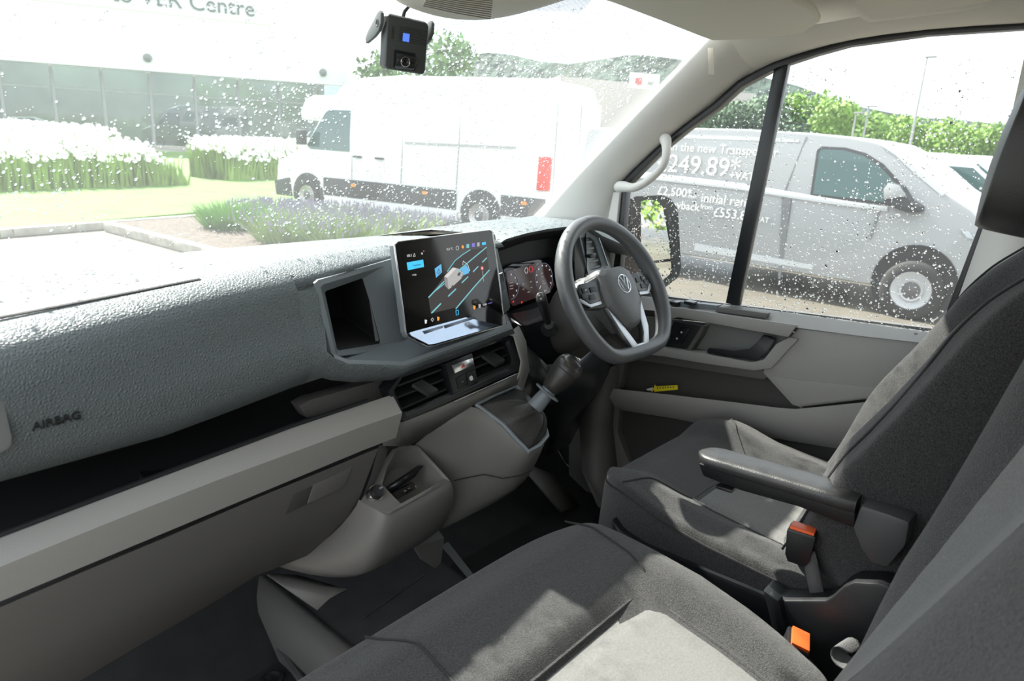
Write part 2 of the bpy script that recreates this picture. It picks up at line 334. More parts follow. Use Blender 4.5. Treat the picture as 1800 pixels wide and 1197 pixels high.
pan('pocket_back', [(1085, 600), (1340, 640), (1410, 720), (1085, 700)], .872, .01, mat('pocket_dark_plastic', (.06, .057, .052), .6), door, 0)
pan('pocket_front_edge', [(1060, 590), (1100, 620), (1095, 655), (1088, 684), (1070, 700), (1060, 700)], .83, .06, M_GREYD, door, .004)
lip = MB().loft([[at(a, b, x=.872), at(a, b, x=.812), at(c, d, x=.808), at(e, f, x=.83), at(e, f, x=.875)] for (a, b), (c, d), (e, f) in zip(((1078, 683), (1180, 694), (1290, 707), (1370, 717), (1400, 719), (1480, 711), (1560, 703), (1690, 720)), ((1072, 695), (1180, 708), (1290, 724), (1370, 736), (1400, 740), (1480, 742), (1560, 745), (1690, 765)), ((1066, 717), (1180, 735), (1290, 757), (1370, 772), (1400, 777), (1480, 790), (1560, 803), (1690, 830)))])
obj('pocket_lip', lip, M_GREY, door, ang=60, label='grey lip of the lower door pocket')
pan('speaker_panel', [(1066, 716), (1560, 803), (1690, 830), (1690, 1000), (1060, 1000)], .85, .03, mat('lower_door_black', (.035, .034, .032), .6), door, .002)
pan('front_lower_trim', [(1058, 700), (1090, 712), (1085, 760), (1100, 800), (1110, 822), (1090, 850), (1050, 800), (1040, 720)], .825, .05, M_GREYD, door, .005)
pan('rear_lower_trim', [(1500, 805), (1600, 820), (1600, 900), (1470, 870)], .835, .03, M_GREYD, door, .004)
# mirror switch on top of the sill
pan('switch_surround', [(1168, 527), (1262, 537), (1258, 546), (1170, 540)], .842, .02, M_SLATE, door, .002)
for a in (1186, 1214):
    obj('window_switch', MB().box(at(a, 532, x=.835), (.03, .028, .010)), M_SATIN, door, bevel=.003)
pan('sill_tray', [(1262, 539), (1350, 551), (1346, 560), (1256, 548)], .825, .02, mat('tray_grey', (.12, .12, .115), .6), door, .002)
obj('sill_screw', MB().lathe(at(1610, 588, x=.85), (-.3, 0, 1), [(0, .005), (.002, .004)], 10), M_BLACK, door)

# grab handle on the A pillar
gh = MB()
path = [at(1083, 330, x=.815), at(1096, 326, x=.80), at(1112, 333, x=.785), at(1135, 322, x=.78), at(1160, 300, x=.78), at(1170, 285, x=.78), at(1172, 262, x=.785), at(1171, 248, x=.80), at(1168, 241, x=.82)]
gh.tube(path, [.020, .016, .0125, .0115, .0115, .0115, .012, .015, .020], 10)
tag(obj('grab_handle', gh, M_PILL, sub=1, ang=180), 'cream grab handle bridging the A-pillar beside the quarter window', 'grab handle')
# ================================================================ dashboard
dash = thing('dashboard', 'full-width dashboard with dark grained pad and grey lower trim', 'dashboard', (-.1, .25, .3))
def fline(pts):
    ps = sorted([(p.x, p.y, p.z) for p in pts]); xs = [p[0] for p in ps]
    def f(x, k):
        ys = [p[k] for p in ps]
        if x < xs[0]: return ys[0]+(x-xs[0])*(ys[1]-ys[0])/(xs[1]-xs[0])
        if x > xs[-1]: return ys[-1]
        return float(np.interp(x, xs, ys))
    return lambda x: (f(x, 1), f(x, 2))
crest = fline([at(0, 592, y=.05), at(350, 512, y=.085), at(560, 470, y=.11), at(690, 448, y=.13)])
topl = fline([at(0, 540, y=.21), at(420, 468, y=.24), at(690, 432, y=.27)])
bot = fline([at(0, 850, y=.095), at(300, 766, y=.095), at(530, 680, y=.09), at(600, 664, y=.065), at(690, 655, y=.065)])
def prof_top(x):
    yc, zc = crest(x); yt, zt = topl(x)
    return [V(x, .73-.13*(x/.85)**2, .845), V(x, .58-.12*(x/.85)**2, .872), V(x, .40-.06*(x/.85)**2, zt-.008), V(x, yt, zt), V(x, yc+.05, zc+.009), V(x, yc+.02, zc+.005), V(x, yc, zc-.002)]
def prof_face(x):
    yc, zc = crest(x); yb, zb = bot(x)
    return [V(x, yc, zc-.002), V(x, yc-.014, zc-.010), V(x, yc-.024, zc-.028), V(x, yc-.030, zc-.06), V(x, lerp(yc-.03, .035, .5), lerp(zc-.06, zb+.05, .5)), V(x, .036, zb+.058), V(x, .050, zb+.036), V(x, .072, zb+.014), V(x, .100, zb), V(x, .33, zb-.012)]
xs = [-.92, -.86, -.78, -.7, -.62, -.54, -.46, -.38, -.32]
obj('passenger_pad', MB().loft([prof_top(x)[:-1]+prof_face(x) for x in xs]), M_PAD, dash, ang=180, label='dark grey grained airbag pad facing the passenger')
# middle part of the pad: top strip and the part under the cubby
cl = fline([at(553, 500, y=.085), at(590, 487, y=.09), at(620, 476, y=.10), at(690, 457, y=.125)])
def prof_mid(x):
    y, z = cl(x); t = prof_top(x)
    return t[:-2]+[V(x, lerp(t[-2].y, y, .6), lerp(t[-2].z, z, .4)), V(x, y, z), V(x, y+.03, z-.01)]
obj('centre_pad', MB().loft([prof_mid(x) for x in (-.32, -.29, -.26, -.2, -.14, -.08, 0, .08, .16, .22)]), M_PAD, dash, ang=180)
LEDGE = [(575, 618), (588, 629), (612, 639), (712, 642), (762, 624), (830, 600), (900, 574)]
LOWER = [(566, 664), (580, 668), (620, 672), (690, 668), (740, 647), (830, 616), (905, 586)]
lows = [[at(a, b, y=.04), at(lerp(a, c, .3), lerp(b, d, .3), y=.036), at(lerp(a, c, .7), lerp(b, d, .7), y=.042), at(c, d, y=.055), at(c, d, y=.055)+V(0, .2, -.012)] for (a, b), (c, d) in zip(LEDGE, LOWER)]
xl = [prof_face(-.32)[k] for k in (4, 5, 6, 8, 9)]
obj('lower_pad', MB().loft([xl]+lows), M_PAD, dash, ang=60)
# bridging strip between pad and cubby frame
br = [prof_face(-.32)[k] for k in (0, 2, 3, 4)]
fe = [at(553, 500, y=.085), at(560, 520, y=.075), at(570, 565, y=.065), at(575, 618, y=.04)]
obj('pad_joint', MB().loft([br, fe]), M_PAD, dash, ang=180)
# cubby frame with recess
cub = [(553, 498), (560, 492), (690, 455), (702, 520), (716, 600), (716, 612), (590, 627), (583, 622)]
cin = [(571, 514), (574, 511), (637, 489), (650, 530), (668, 598), (667, 604), (596, 616), (592, 613)]
cy_ = [.083, .086, .122, .112, .10, .10, .045, .046]
ci_ = [.092, .094, .115, .110, .098, .096, .065, .064]
fo = [at(a, b, y=y) for (a, b), y in zip(cub, cy_)]; fi = [at(a, b, y=y) for (a, b), y in zip(cin, ci_)]
ctr = sum(fi, V(0, 0, 0))/8
deep = [p+V(.02, .13, .015)+(ctr-p)*.12 for p in fi]
fm = [o.lerp(i, .35)+V(0, -.006, 0) for o, i in zip(fo, fi)]
o = obj('cubby_frame', MB().loft([[p+V(0, .03, 0) for p in fo], fo, fm, fi], True), M_SLATE, dash, ang=40, label='smooth slate frame around the dash cubby')
obj('cubby_recess', MB().loft([fi, deep], True, False).poly(deep), M_CAVE, o, rec=False)
lf = [(588, 629), (612, 639), (712, 642), (762, 624), (830, 600), (900, 574)]; lb = [(588, 619), (600, 617), (718, 596), (760, 590), (830, 570), (890, 552)]
obj('cubby_ledge', MB().loft([[at(a, b, y=.040), at(a, b, y=.040)+V(0, .004, .006), at(c, d, y=.10)] for (a, b), (c, d) in zip(lf, lb)]), M_SLATE, dash, ang=40, label='slate ledge below the cubby and screen')
# fascia behind the screen
obj('centre_fascia', MB().loft([[at(640, 468, y=.12), at(690, 452, y=.135), at(780, 428, y=.16), at(870, 412, y=.18)], [at(660, 600, y=.10), at(715, 590, y=.105), at(800, 570, y=.12), at(895, 545, y=.14)]]), M_SLATE, dash, ang=60)
# windscreen demister slots
for a, b, c, d in ((-20, 563, 352, 491), (412, 478, 690, 438)):
    p, q = at(a, b, z=.899), at(c, d, z=.912)
    obj('demister_slot', MB().loft([[p.lerp(q, t)+V(0, -.003, 0), p.lerp(q, t)+V(0, .004, .0015)] for t in (0, .25, .5, .75, 1)]), M_CAVE, dash, solid=.0006)
# side airbag cover edge at the far left
obj('end_vent_cover', MB().prism([at(a, b, y=.018) for a, b in ((-60, 600), (-8, 660), (6, 690), (24, 770), (22, 785), (14, 792), (-60, 830))], (0, .02, 0)), mat('satin_grey_plastic', (.16, .165, .165), .4), dash, bevel=.006, label='grey cover at the left end of the dash')
p = at(99, 739, y=.0325); text('airbag_lettering', 'AIRBAG', .0155, frame(p+V(0, -.003, 0), (1, .02, .022), (0, .0, 1)), mat('dark_embossing', (.006, .007, .007), .7), dash, .0016)
# shelf
lipf = fline([at(0, 940, y=.06), at(250, 846, y=.06), at(530, 742, y=.06), at(690, 690, y=.06)])
xs = [-.92, -.8, -.65, -.5, -.35, -.2]
obj('shelf', MB().loft([[V(x, lipf(x)[0], lipf(x)[1]-.004), V(x, lipf(x)[0]+.004, lipf(x)[1]-.04), V(x, .36, lipf(x)[1]-.03), V(x, .36, lipf(x)[1]+.07)] for x in xs]), M_CAVE, dash, ang=30, label='black open shelf along the dash')
obj('shelf_edging', MB().tube([V(x, lipf(x)[0]-.001, lipf(x)[1]+.001) for x in xs], .0035, 8), M_SATIN, dash)
obj('shelf_divider', MB().prism([at(243, 828, y=.13), at(252, 842, y=.08), at(285, 836, y=.08), at(290, 825, y=.14)], (0, 0, -.03)), M_BLACK, dash, bevel=.003)
obj('shelf_end_panel', MB().prism([at(a, b, y=yy) for a, b, yy in ((526, 714, .095), (545, 703, .095), (690, 662, .095), (706, 660, .095), (694, 704, .095), (660, 712, .095), (540, 735, .095))], (0, .03, 0)), M_TEX, dash, bevel=.003, label='taupe textured panel at the end of the shelf')
# grey trim band: upper face, lower face
fold = fline([at(0, 1003, y=.03), at(300, 880, y=.03), at(670, 742, y=.03)])
gap = fline([at(0, 1060, y=.045), at(300, 934, y=.045), at(670, 780, y=.045)])
xs = [-.92, -.8, -.65, -.5, -.35, -.22, -.145]
obj('grey_band', MB().loft([[V(x, lipf(x)[0]+.004, lipf(x)[1]-.006), V(x, lipf(x)[0]-.002, lipf(x)[1]-.003), V(x, lipf(x)[0]-.008, lipf(x)[1]-.006), V(x, fold(x)[0]-.002, fold(x)[1]+.006), V(x, fold(x)[0]+.001, fold(x)[1]-.006), V(x, gap(x)[0], gap(x)[1]+.002), V(x, gap(x)[0]+.02, gap(x)[1]+.002)] for x in xs]), M_GREY, dash, ang=25, label='pale grey trim band above the glovebox')
# glovebox
gb = MB(); GT = [(-70, 1092), (0, 1064), (150, 1000), (300, 938), (450, 873), (600, 812), (665, 785)]
GB = [(-70, 1330), (60, 1245), (240, 1137), (382, 1055), (450, 1012), (545, 975), (612, 930)]
rows = []
for (a, b), (c, d) in zip(GT, GB):
    rows.append([at(a, b, y=.065), at(a, b, y=.045)+V(0, 0, -.003), at(lerp(a, c, .5), lerp(b, d, .5), y=.055), at(lerp(a, c, .8), lerp(b, d, .8), y=.085), at(c, d, y=.15), at(c, d, y=.15)+V(0, .12, -.005)])
glove = obj('glovebox_lid', MB().loft(rows), M_GREYD, dash, ang=30, label='grey glovebox lid')
hp = [(500, 902), (515, 868), (620, 820), (605, 858)]
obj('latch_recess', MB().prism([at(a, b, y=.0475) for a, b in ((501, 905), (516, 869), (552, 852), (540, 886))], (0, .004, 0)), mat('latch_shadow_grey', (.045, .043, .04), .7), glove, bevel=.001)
obj('latch_paddle', MB().prism([at(a, b, y=.0455) for a, b in ((552, 852), (620, 821), (604, 858), (541, 886))], (0, .01, 0)), M_GREYD, glove, bevel=.002)
# strip between lid and tray
obj('lid_side', MB().loft([[at(666, 783, y=.052), at(676, 782, y=.056), at(682, 790, y=.09)], [at(652, 835, y=.054), at(661, 840, y=.06), at(668, 845, y=.10)], [at(628, 900, y=.068), at(636, 902, y=.075), at(645, 900, y=.12)], [at(596, 945, y=.095), at(603, 946, y=.10), at(612, 945, y=.14)]]), M_GREYD, dash, ang=60)
# ---------------------------------------------------------------- centre vents
vent = thing('centre_air_vents', 'black twin air vents with hazard switch panel below the touchscreen', 'air vent', at(800, 690, y=.05))
def vt(px, py, d=0):   # tilted vent plane
    q = at(px, py, pl=((0, .052, .66), (0, 1, -.28))); return q+V(0, d, 0)
fo = [vt(*p) for p in ((683, 688), (706, 738), (712, 740), (911, 652), (916, 638), (899, 590), (890, 590), (705, 659))]
fi = [vt(*p, .006) for p in ((697, 687), (712, 724), (718, 726), (900, 642), (903, 634), (892, 603), (886, 601), (709, 666))]
obj('vent_frame', MB().loft([[p+V(0, .03, 0) for p in fo], fo, [a.lerp(b, .6)+V(0, -.004, 0) for a, b in zip(fo, fi)], fi, [p+V(0, .035, 0) for p in fi]], True), M_SATIN, vent, ang=35)
obj('vent_cavity', MB().poly([p+V(0, .055, 0) for p in fo]), M_CAVE, vent)
obj('chrome_strip', MB().tube([vt(795, 706, -.004), vt(911, 654, -.004)], .0016, 6), M_CHROME, vent)
def slat(a, b):
    p, q = vt(*a, .006), vt(*b, .006); d = V(0, .045, .006); t = V(0, 0, .005)
    obj('slat', MB().add([p, q, q+d, p+d, p-t, q-t, q+d-t, p+d-t], [[0, 1, 2, 3], [7, 6, 5, 4], [0, 4, 5, 1], [1, 5, 6, 2], [2, 6, 7, 3], [3, 7, 4, 0]]), M_BLACK, vent, bevel=.0015)
for a, b in (((703, 678), (781, 649)), ((702, 699), (786, 666)), ((709, 719), (791, 683)), ((832, 632), (893, 608)), ((835, 648), (899, 622)), ((839, 666), (902, 639))): slat(a, b)
def tab(a, b, c):
    p, q, r_ = vt(*a, .006), vt(*b, -.008), vt(*c, -.008); s = p+(r_-q); u = V(0, .0, -.008)
    obj('vent_tab', MB().prism([p, s, r_, q], u), M_BLACK, vent, bevel=.002)
tab((727, 676), (748, 691), (766, 682)); tab((850, 625), (866, 639), (883, 630))
bp = [vt(*p, -.002) for p in ((782, 639), (829, 620), (840, 673), (795, 693))]
sw = obj('switch_panel', MB().prism(bp, (0, .03, 0)), M_SATIN, vent, bevel=.002)
hz = obj('hazard_switch', MB().prism([vt(*p, -.004) for p in ((793, 641), (829, 628), (831, 640), (797, 656))], (0, .01, 0)), M_CHROME, vent, bevel=.0015, label='chrome hazard switch')
obj('hazard_triangle', MB().prism([vt(*p, -.0045) for p in ((808, 646), (812, 638), (815, 643))], (0, .001, 0)), mat('hazard_red', (.75, .06, .03), .4), sw)
for q in (((799, 664), (816, 656), (820, 676), (804, 684)), ((817, 655), (833, 649), (837, 668), (821, 676))):
    obj('button', MB().prism([vt(*p, -.004) for p in q], (0, .01, 0)), M_BLACK, sw, bevel=.001)
obj('lamp_symbol', MB().prism([vt(*p, -.0048) for p in ((822, 662), (826, 659), (828, 661), (829, 666), (826, 668), (823, 667))], (0, .0005, 0)), M_WPAINT, sw)
text('button_lettering', 'OFF', .004, frame(vt(810, 670, -.005), (1, 0, .02), (0, .28, 1)), mat('dim_print', (.25, .25, .25), .6), sw, .0001)
# console trim right of the vents
obj('vent_side_trim', MB().loft([[at(893, 586, y=.06), at(912, 572, y=.09)], [at(905, 590, y=.04), at(925, 600, y=.09)], [at(918, 635, y=.03), at(931, 650, y=.09)], [at(915, 655, y=.035), at(918, 690, y=.09)], [at(905, 678, y=.045), at(912, 700, y=.09)]]), M_GREY, dash, ang=40, solid=.004)
# ---------------------------------------------------------------- gear console
gc = thing('gear_console', 'grey centre console bulge carrying the gear lever', 'console', at(850, 860, y=.08))
obj('console_top', MB().loft([[at(a, b, y=.045), at(c, d, y=yy)] for (a, b), (c, d, yy) in zip(((680, 738), (706, 741), (760, 720), (815, 696), (865, 675), (913, 655)), ((672, 782, .05), (715, 782, .09), (760, 755, .075), (822, 716, .04), (836, 708, .042), (907, 676, .045)))]), M_GREYC, gc, ang=60, solid=.004)
L1 = [(760, 752, .075), (818, 714, .04), (836, 712, .036), (885, 748, -.015), (915, 782, -.05), (929, 795, -.065), (948, 784, -.067), (962, 768, -.06), (955, 742, -.02), (930, 705, .03)]
L2 = [(722, 786, .12), (788, 837, .06), (812, 842, .045), (850, 836, .015), (884, 842, -.01), (910, 838, -.03), (935, 826, -.035), (950, 800, -.03), (950, 770, .0), (935, 720, .05)]
L3 = [(724, 800, .15), (760, 955, .09), (785, 948, .07), (830, 922, .05), (868, 895, .03), (890, 878, .02), (908, 862, .02), (925, 830, .04), (935, 790, .07), (935, 740, .1)]
rows = []
for a, b, c in zip(L1, L2, L3):
    A, B, Cc = at(*a[:2], y=a[2]), at(*b[:2], y=b[2]), at(*c[:2], y=c[2])
    rows.append([A, A.lerp(B, .1)+V(-.004, -.006, 0), A.lerp(B, .5)+V(-.002, -.006, 0), B, B.lerp(Cc, .5)+V(0, -.008, 0), Cc, Cc+V(.02, .1, .02)])
obj('console_body', MB().loft(rows), M_GREYC, gc, ang=180, sub=1)
obj('console_seam', MB().tube([at(797, 845, y=.05), at(815, 841, y=.038), at(850, 834, y=.01), at(884, 841, y=-.016), at(915, 836, y=-.036), at(937, 825, y=-.04)], .0012, 6), M_THREAD, gc)
RIM = [(836, 711, .04), (870, 694, .043), (907, 678, .045), (930, 705, .02), (955, 742, -.03), (962, 766, -.06), (948, 783, -.068), (929, 794, -.066), (905, 770, -.04), (885, 747, -.015), (860, 728, .015)]
RP = [at(a, b, y=y) for a, b, y in RIM]
obj('gaiter_rim', MB().tube(RP+[RP[0]], .005, 8), M_SLATE, gc)
# gaiter and lever
lev = thing('gear_lever', 'black gear lever with stitched knob and leather gaiter', 'gear lever', at(925, 770, y=-.02))
ctr = sum(RP, V(0, 0, 0))/len(RP)
axis0 = at(940, 716, y=-.03); knobtop = at(1018, 624, y=-.08)
ax = (knobtop-axis0).normalized(); n = 44; rows = []
def ringat(k): # rim resampled
    t = k/n*len(RP); i = int(t) % len(RP); return RP[i].lerp(RP[(i+1) % len(RP)], t-int(t))
a_ = ax.orthogonal().normalized(); b_ = ax.cross(a_)
ang0 = []
for k in range(n):
    d = ringat(k)-ctr; ang0.append(math.atan2(d.dot(b_), d.dot(a_)))
for t, (h, rad) in ((0, (0, 0)), (.12, (0, 0)), (.3, (0, 0)), (.5, (0, 0)), (.68, (0, 0)), (.84, (0, 0)), (1, (0, 0))):
    row = []
    for k in range(n):
        p0 = ringat(k)+V(0, .002, -.004); p0 = p0+(ctr-p0)*.03
        p1 = axis0+ (a_*math.cos(ang0[k])+b_*math.sin(ang0[k]))*.021
        s = .35*sm(0, 1, t)+.65*t**.85
        q = p0.lerp(p1, s)
        sag = math.sin(math.pi*t)*.010*ax
        wr = .0075*math.sin(math.pi*t)*math.sin(k/n*2*math.pi*5+3*t)+.003*math.sin(math.pi*t)*math.sin(k/n*2*math.pi*11+7*t)
        row.append(q+sag+(q-axis0).normalized()*wr)
    rows.append(row)
obj('gaiter', MB().loft(rows, True), mat('black_leather', (.028, .027, .026), .42, bump=.3, bscale=350), lev, ang=180, sub=1)
L = (knobtop-axis0).length
obj('collar', MB().lathe(axis0-ax*.012, ax, [(-.004, .0215), (.002, .0225), (.008, .0200), (.012, .0185), (.05, .0160), (.052, .014)], 24), M_SLATE, lev, ang=40)
obj('lift_ring', MB().lathe(axis0+ax*.038, ax, [(0, .014), (.001, .029), (.003, .0305), (.005, .029), (.006, .017), (.022, .0145)], 28), M_SLATE, lev, ang=40)
kb = [(.046, .0140), (.050, .0185), (.062, .0228), (.078, .0275), (.094, .0305), (.108, .0312), (.119, .0292)]
knob = obj('knob', MB().lathe(axis0, ax, kb, 28), mat('worn_leather', (.034, .032, .030), .36, bump=.25, bscale=350), lev, ang=180)
obj('knob_cap', MB().lathe(axis0, ax, [(.1188, .0288), (.1192, .0294), (.126, .0270), (.133, .0208), (.1365, .0115), (.1375, .001)], 28), mat('dark_knob_cap', (.03, .03, .03), .25), knob, ang=60)
obj('knob_seam', MB().lathe(axis0, ax, [(.1003, .0308), (.1012, .0317), (.1021, .0311)], 28, False), M_THREAD, knob, ang=180)
kp = axis0+ax*.1380
fm_ = frame(kp, (.75, -.5, -.3), ax.cross(Vector((.75, -.5, -.3))))
for d, w, h in ((-.007, .0012, .012), (0, .0012, .012), (.007, .0012, .012), (0, .015, .0012)):
    mb = MB().box((d, 0, -.0012 if d else 0), (w, h, .0006)); mb.v = [fm_ @ p for p in mb.v]
    obj('shift_pattern', mb, M_WPAINT, knob)
# ---------------------------------------------------------------- tray box
tb = thing('storage_tray', 'grey lower console storage tray with charging sockets', 'storage tray', at(690, 960, y=.08))
T = [(634, 881, .06), (655, 893, .03), (676, 903, .004), (688, 904, .0), (740, 875, .0), (782, 852, .0), (794, 846, .006)]
Mm = [(601, 924, .10), (640, 932, .04), (668, 937, .004), (682, 936, -.002), (738, 908, -.004), (786, 882, .0), (800, 872, .01)]
Nn = [(560, 961, .14), (600, 982, .07), (645, 990, .025), (665, 985, .016), (722, 952, .015), (770, 925, .025), (792, 905, .035)]
Bb = [(468, 1011, .2), (545, 1032, .12), (615, 1036, .06), (645, 1030, .05), (700, 998, .05), (745, 970, .06), (763, 953, .08)]
rows = []
for t, m_, nn, b in zip(T, Mm, Nn, Bb):
    A = [at(q[0], q[1], y=q[2]) for q in (t, m_, nn, b)]
    rows.append([A[0]+V(.0, .012, .0015), A[0]]+A[1:]+[A[3]+V(.01, .12, .02)])
obj('tray_body', MB().loft(rows), M_GREYC, tb, ang=180, sub=1)
to = [(634, 881, .06), (655, 893, .03), (682, 905, .0), (740, 873, .0), (791, 845, .004), (765, 816, .05), (735, 784, .1), (716, 782, .11), (690, 790, .11), (660, 830, .085)]
ti = [(672, 852, .055), (676, 856, .05), (705, 886, .016), (745, 866, .016), (780, 841, .02), (758, 817, .055), (732, 790, .098), (716, 787, .106), (696, 793, .108), (680, 822, .085)]
O_ = [at(a, b, y=y) for a, b, y in to]; I_ = [at(a, b, y=y) for a, b, y in ti]
ctr2 = sum(I_, V(0, 0, 0))/len(I_)
fl_ = [p+V(.0, .02, -.045)+(ctr2-p)*.1 for p in I_]
obj('tray_rim', MB().loft([O_, I_], True), M_GREYC, tb, ang=40)
obj('tray_well', MB().loft([I_, fl_], True).poly(fl_), M_GREYC, tb, ang=40, rec=False)
obj('tray_divider', MB().loft([[at(678, 856, y=.07), at(680, 860, y=.06), at(682, 872, y=.06)], [at(735, 818, y=.07), at(744, 818, y=.06), at(730, 838, y=.06)]]), M_SATIN, tb, solid=.004)
usb = obj('usb_panel', MB().prism([at(a, b, y=yy) for a, b, yy in ((690, 868, .045), (727, 847, .045), (734, 857, .035), (699, 878, .035))], (0, .01, -.004)), M_GLOSS, tb, bevel=.001)
pm = at(712, 863, y=.038)
obj('usb_symbol', MB().box(pm, (.005, .0012, .0022)).box(pm+V(.010, 0, .002), (.006, .0012, .0008)), mat('dim_print', (.25, .25, .25), .6), usb)
so = at(661, 866, y=.045); sax = V(.05, -.75, .75)
obj('power_socket', MB().lathe(so-sax*.01, sax, [(0, .0155), (.009, .0155), (.0115, .0148), (.0115, .0138), (.009, .0136)], 24), M_CHROME, tb, ang=40, label='chrome ring power socket')
sp = obj('socket_plug', MB().lathe(so-sax*.01, sax, [(0, .0137), (.016, .0135), (.021, .0118), (.0225, .006), (.021, .001)], 24), M_BLACK, tb, ang=40)
text('socket_lettering', '12V', .005, frame(so+sax.normalized()*.0135+V(.003, 0, .003), (.9, .1, .1), sax.cross(V(1, 0, 0))*-1), M_WPAINT, sp, .0001)
# duct skirt under the tray and small bracket
obj('duct_skirt', MB().loft([[at(470, 1008, y=.2), at(500, 1030, y=.16), at(558, 1072, y=.11)], [at(520, 1010, y=.19), at(560, 1030, y=.14), at(580, 1050, y=.10)], [at(560, 1020, y=.17), at(590, 1030, y=.13), at(610, 1035, y=.09)]]), M_GREYC, tb, ang=60, solid=.004)
obj('duct_bracket', MB().prism([at(a, b, y=.14) for a, b in ((728, 962), (782, 945), (776, 990), (765, 1001), (740, 985))], (.02, .05, 0)), M_GREYC, tb, bevel=.006)

# ---------------------------------------------------------------- instrument binnacle
bn = thing('instrument_binnacle', 'black hooded instrument binnacle behind the steering wheel', 'instrument binnacle', at(930, 540, y=.2))
H0 = [(866, 412), (885, 405), (920, 398), (960, 394), (985, 392), (1010, 388), (1040, 390), (1062, 400), (1085, 412), (1120, 430)]
H1 = [(872, 432), (890, 420), (925, 410), (960, 403), (990, 399), (1015, 398), (1040, 402), (1060, 415), (1090, 428), (1125, 446)]
hr = []
for hk, ((a, b), (c, d)) in enumerate(zip(H0, H1)):
    kk = min(1, hk/3)
    A = at(a, b, y=.26); B = at(c, d, y=.16)
    hr.append([V(A.x-.03+.15*kk, .74-.15*(A.x/.85)**2, .845), V(A.x-.02+.08*kk, .46, A.z-.012), A, A.lerp(B, .6)+V(0, 0, .006), B, B+V(0, .005, -.008), B+V(0, .1, -.014)])
obj('hood', MB().loft(hr), M_PAD, bn, ang=60, label='grained hood over the instruments')
CAVE = [(872, 434), (925, 411), (990, 400), (1030, 401), (1032, 470), (1018, 540), (940, 560), (897, 575), (884, 530)]
co = [at(a, b, y=.17) for a, b in CAVE]; c2 = sum(co, V(0, 0, 0))/len(co)
back = [at(a, b, y=.245) for a, b in ((868, 445), (925, 425), (975, 418), (1000, 425), (1000, 480), (990, 530), (940, 548), (897, 560), (880, 520))]
obj('cave', MB().loft([co, back], True).poly(back), mat('charcoal_cave_plastic', (.020, .021, .021), .55), bn, ang=50, rec=False)
CP = (V(.4, .225, .79), V(0, 1, -.18))
def cp(px, py, d=0): return at(px, py, pl=CP)+V(0, d, 0)
M_CLUS = mat('dim_maroon_display', (.012, .008, .008), .12, emit=.14, ecol=(.16, .085, .085))
disp = obj('cluster_bezel', MB().prism([cp(*p) for p in ((884, 474), (900, 464), (968, 452), (982, 462), (990, 505), (978, 518), (898, 548), (890, 540))], (0, .012, 0)), M_GLOSS, bn, bevel=.003)
scr = obj('cluster_display', MB().prism([cp(*p, -.001) for p in ((889, 477), (946, 461), (964, 465), (974, 500), (966, 514), (902, 538), (896, 532))], (0, .002, 0)), M_CLUS, bn, label='dim maroon instrument display')
M_DIM = mat('display_white', (.3, .3, .3), .5, emit=.55, ecol=(.75, .78, .8))
M_DIMB = mat('display_blue_grey', (.1, .12, .18), .5, emit=.25, ecol=(.35, .42, .6))
M_RED = mat('display_red', (.5, .02, .02), .5, emit=.7, ecol=(.9, .05, .05))
def arc(cx, cyy, rx, ry, a0, a1, m_, w, par, d=-.0022):
    pts = [cp(cx+rx*math.cos(math.radians(lerp(a0, a1, k/20))), cyy-ry*math.sin(math.radians(lerp(a0, a1, k/20))), d) for k in range(21)]
    obj('gauge_ring', MB().tube(pts, w, 5), m_, par)
arc(895, 502, 16, 24, -80, 95, M_DIMB, .0007, scr); arc(955, 488, 15, 26, -70, 215, M_DIMB, .0007, scr)
for k in range(8):
    a = math.radians(200-k*32); p = cp(955+13*math.cos(a), 488-22*math.sin(a), -.0024); obj('gauge_mark', MB().box(p, (.003, .0006, .004)), M_DIM, scr)
for k in range(5):
    a = math.radians(80-k*35); p = cp(895+13*math.cos(a), 502-20*math.sin(a), -.0024); obj('gauge_mark', MB().box(p, (.003, .0006, .004)), M_DIM, scr)
for (x, y_, w) in ((932, 495, .008), (918, 499, .008), (919, 508, .006), (933, 505, .006), (928, 513, .010), (951, 480, .012), (952, 486, .010), (953, 494, .010), (955, 498, .014), (897, 497, .012), (898, 502, .013), (898, 507, .012), (903, 474, .006), (943, 464, .006)):
    obj('display_line', MB().box(cp(x, y_, -.0024), (w, .0005, .0022)), mat('display_text_grey', (.1, .1, .1), .5, emit=.3, ecol=(.6, .55, .55)), scr)
arc(924, 475, 2.6, 5.2, 0, 360, M_DIM, .0006, scr); arc(932, 473, 3.0, 5.2, 0, 360, M_RED, .0008, scr)
for x, y_ in ((901, 530), (916, 531)): obj('warning_light', MB().box(cp(x, y_, -.0024), (.004, .0005, .005)), M_RED, scr)
obj('needle', MB().tube([cp(947, 508, -.0026), cp(949, 502, -.0026)], .0008, 5), M_DIM, scr)
text('cluster_lettering', 'D 0', .006, frame(cp(957, 511, -.0025), (1, 0, .0), (0, .18, 1)), M_DIM, scr, .0001)
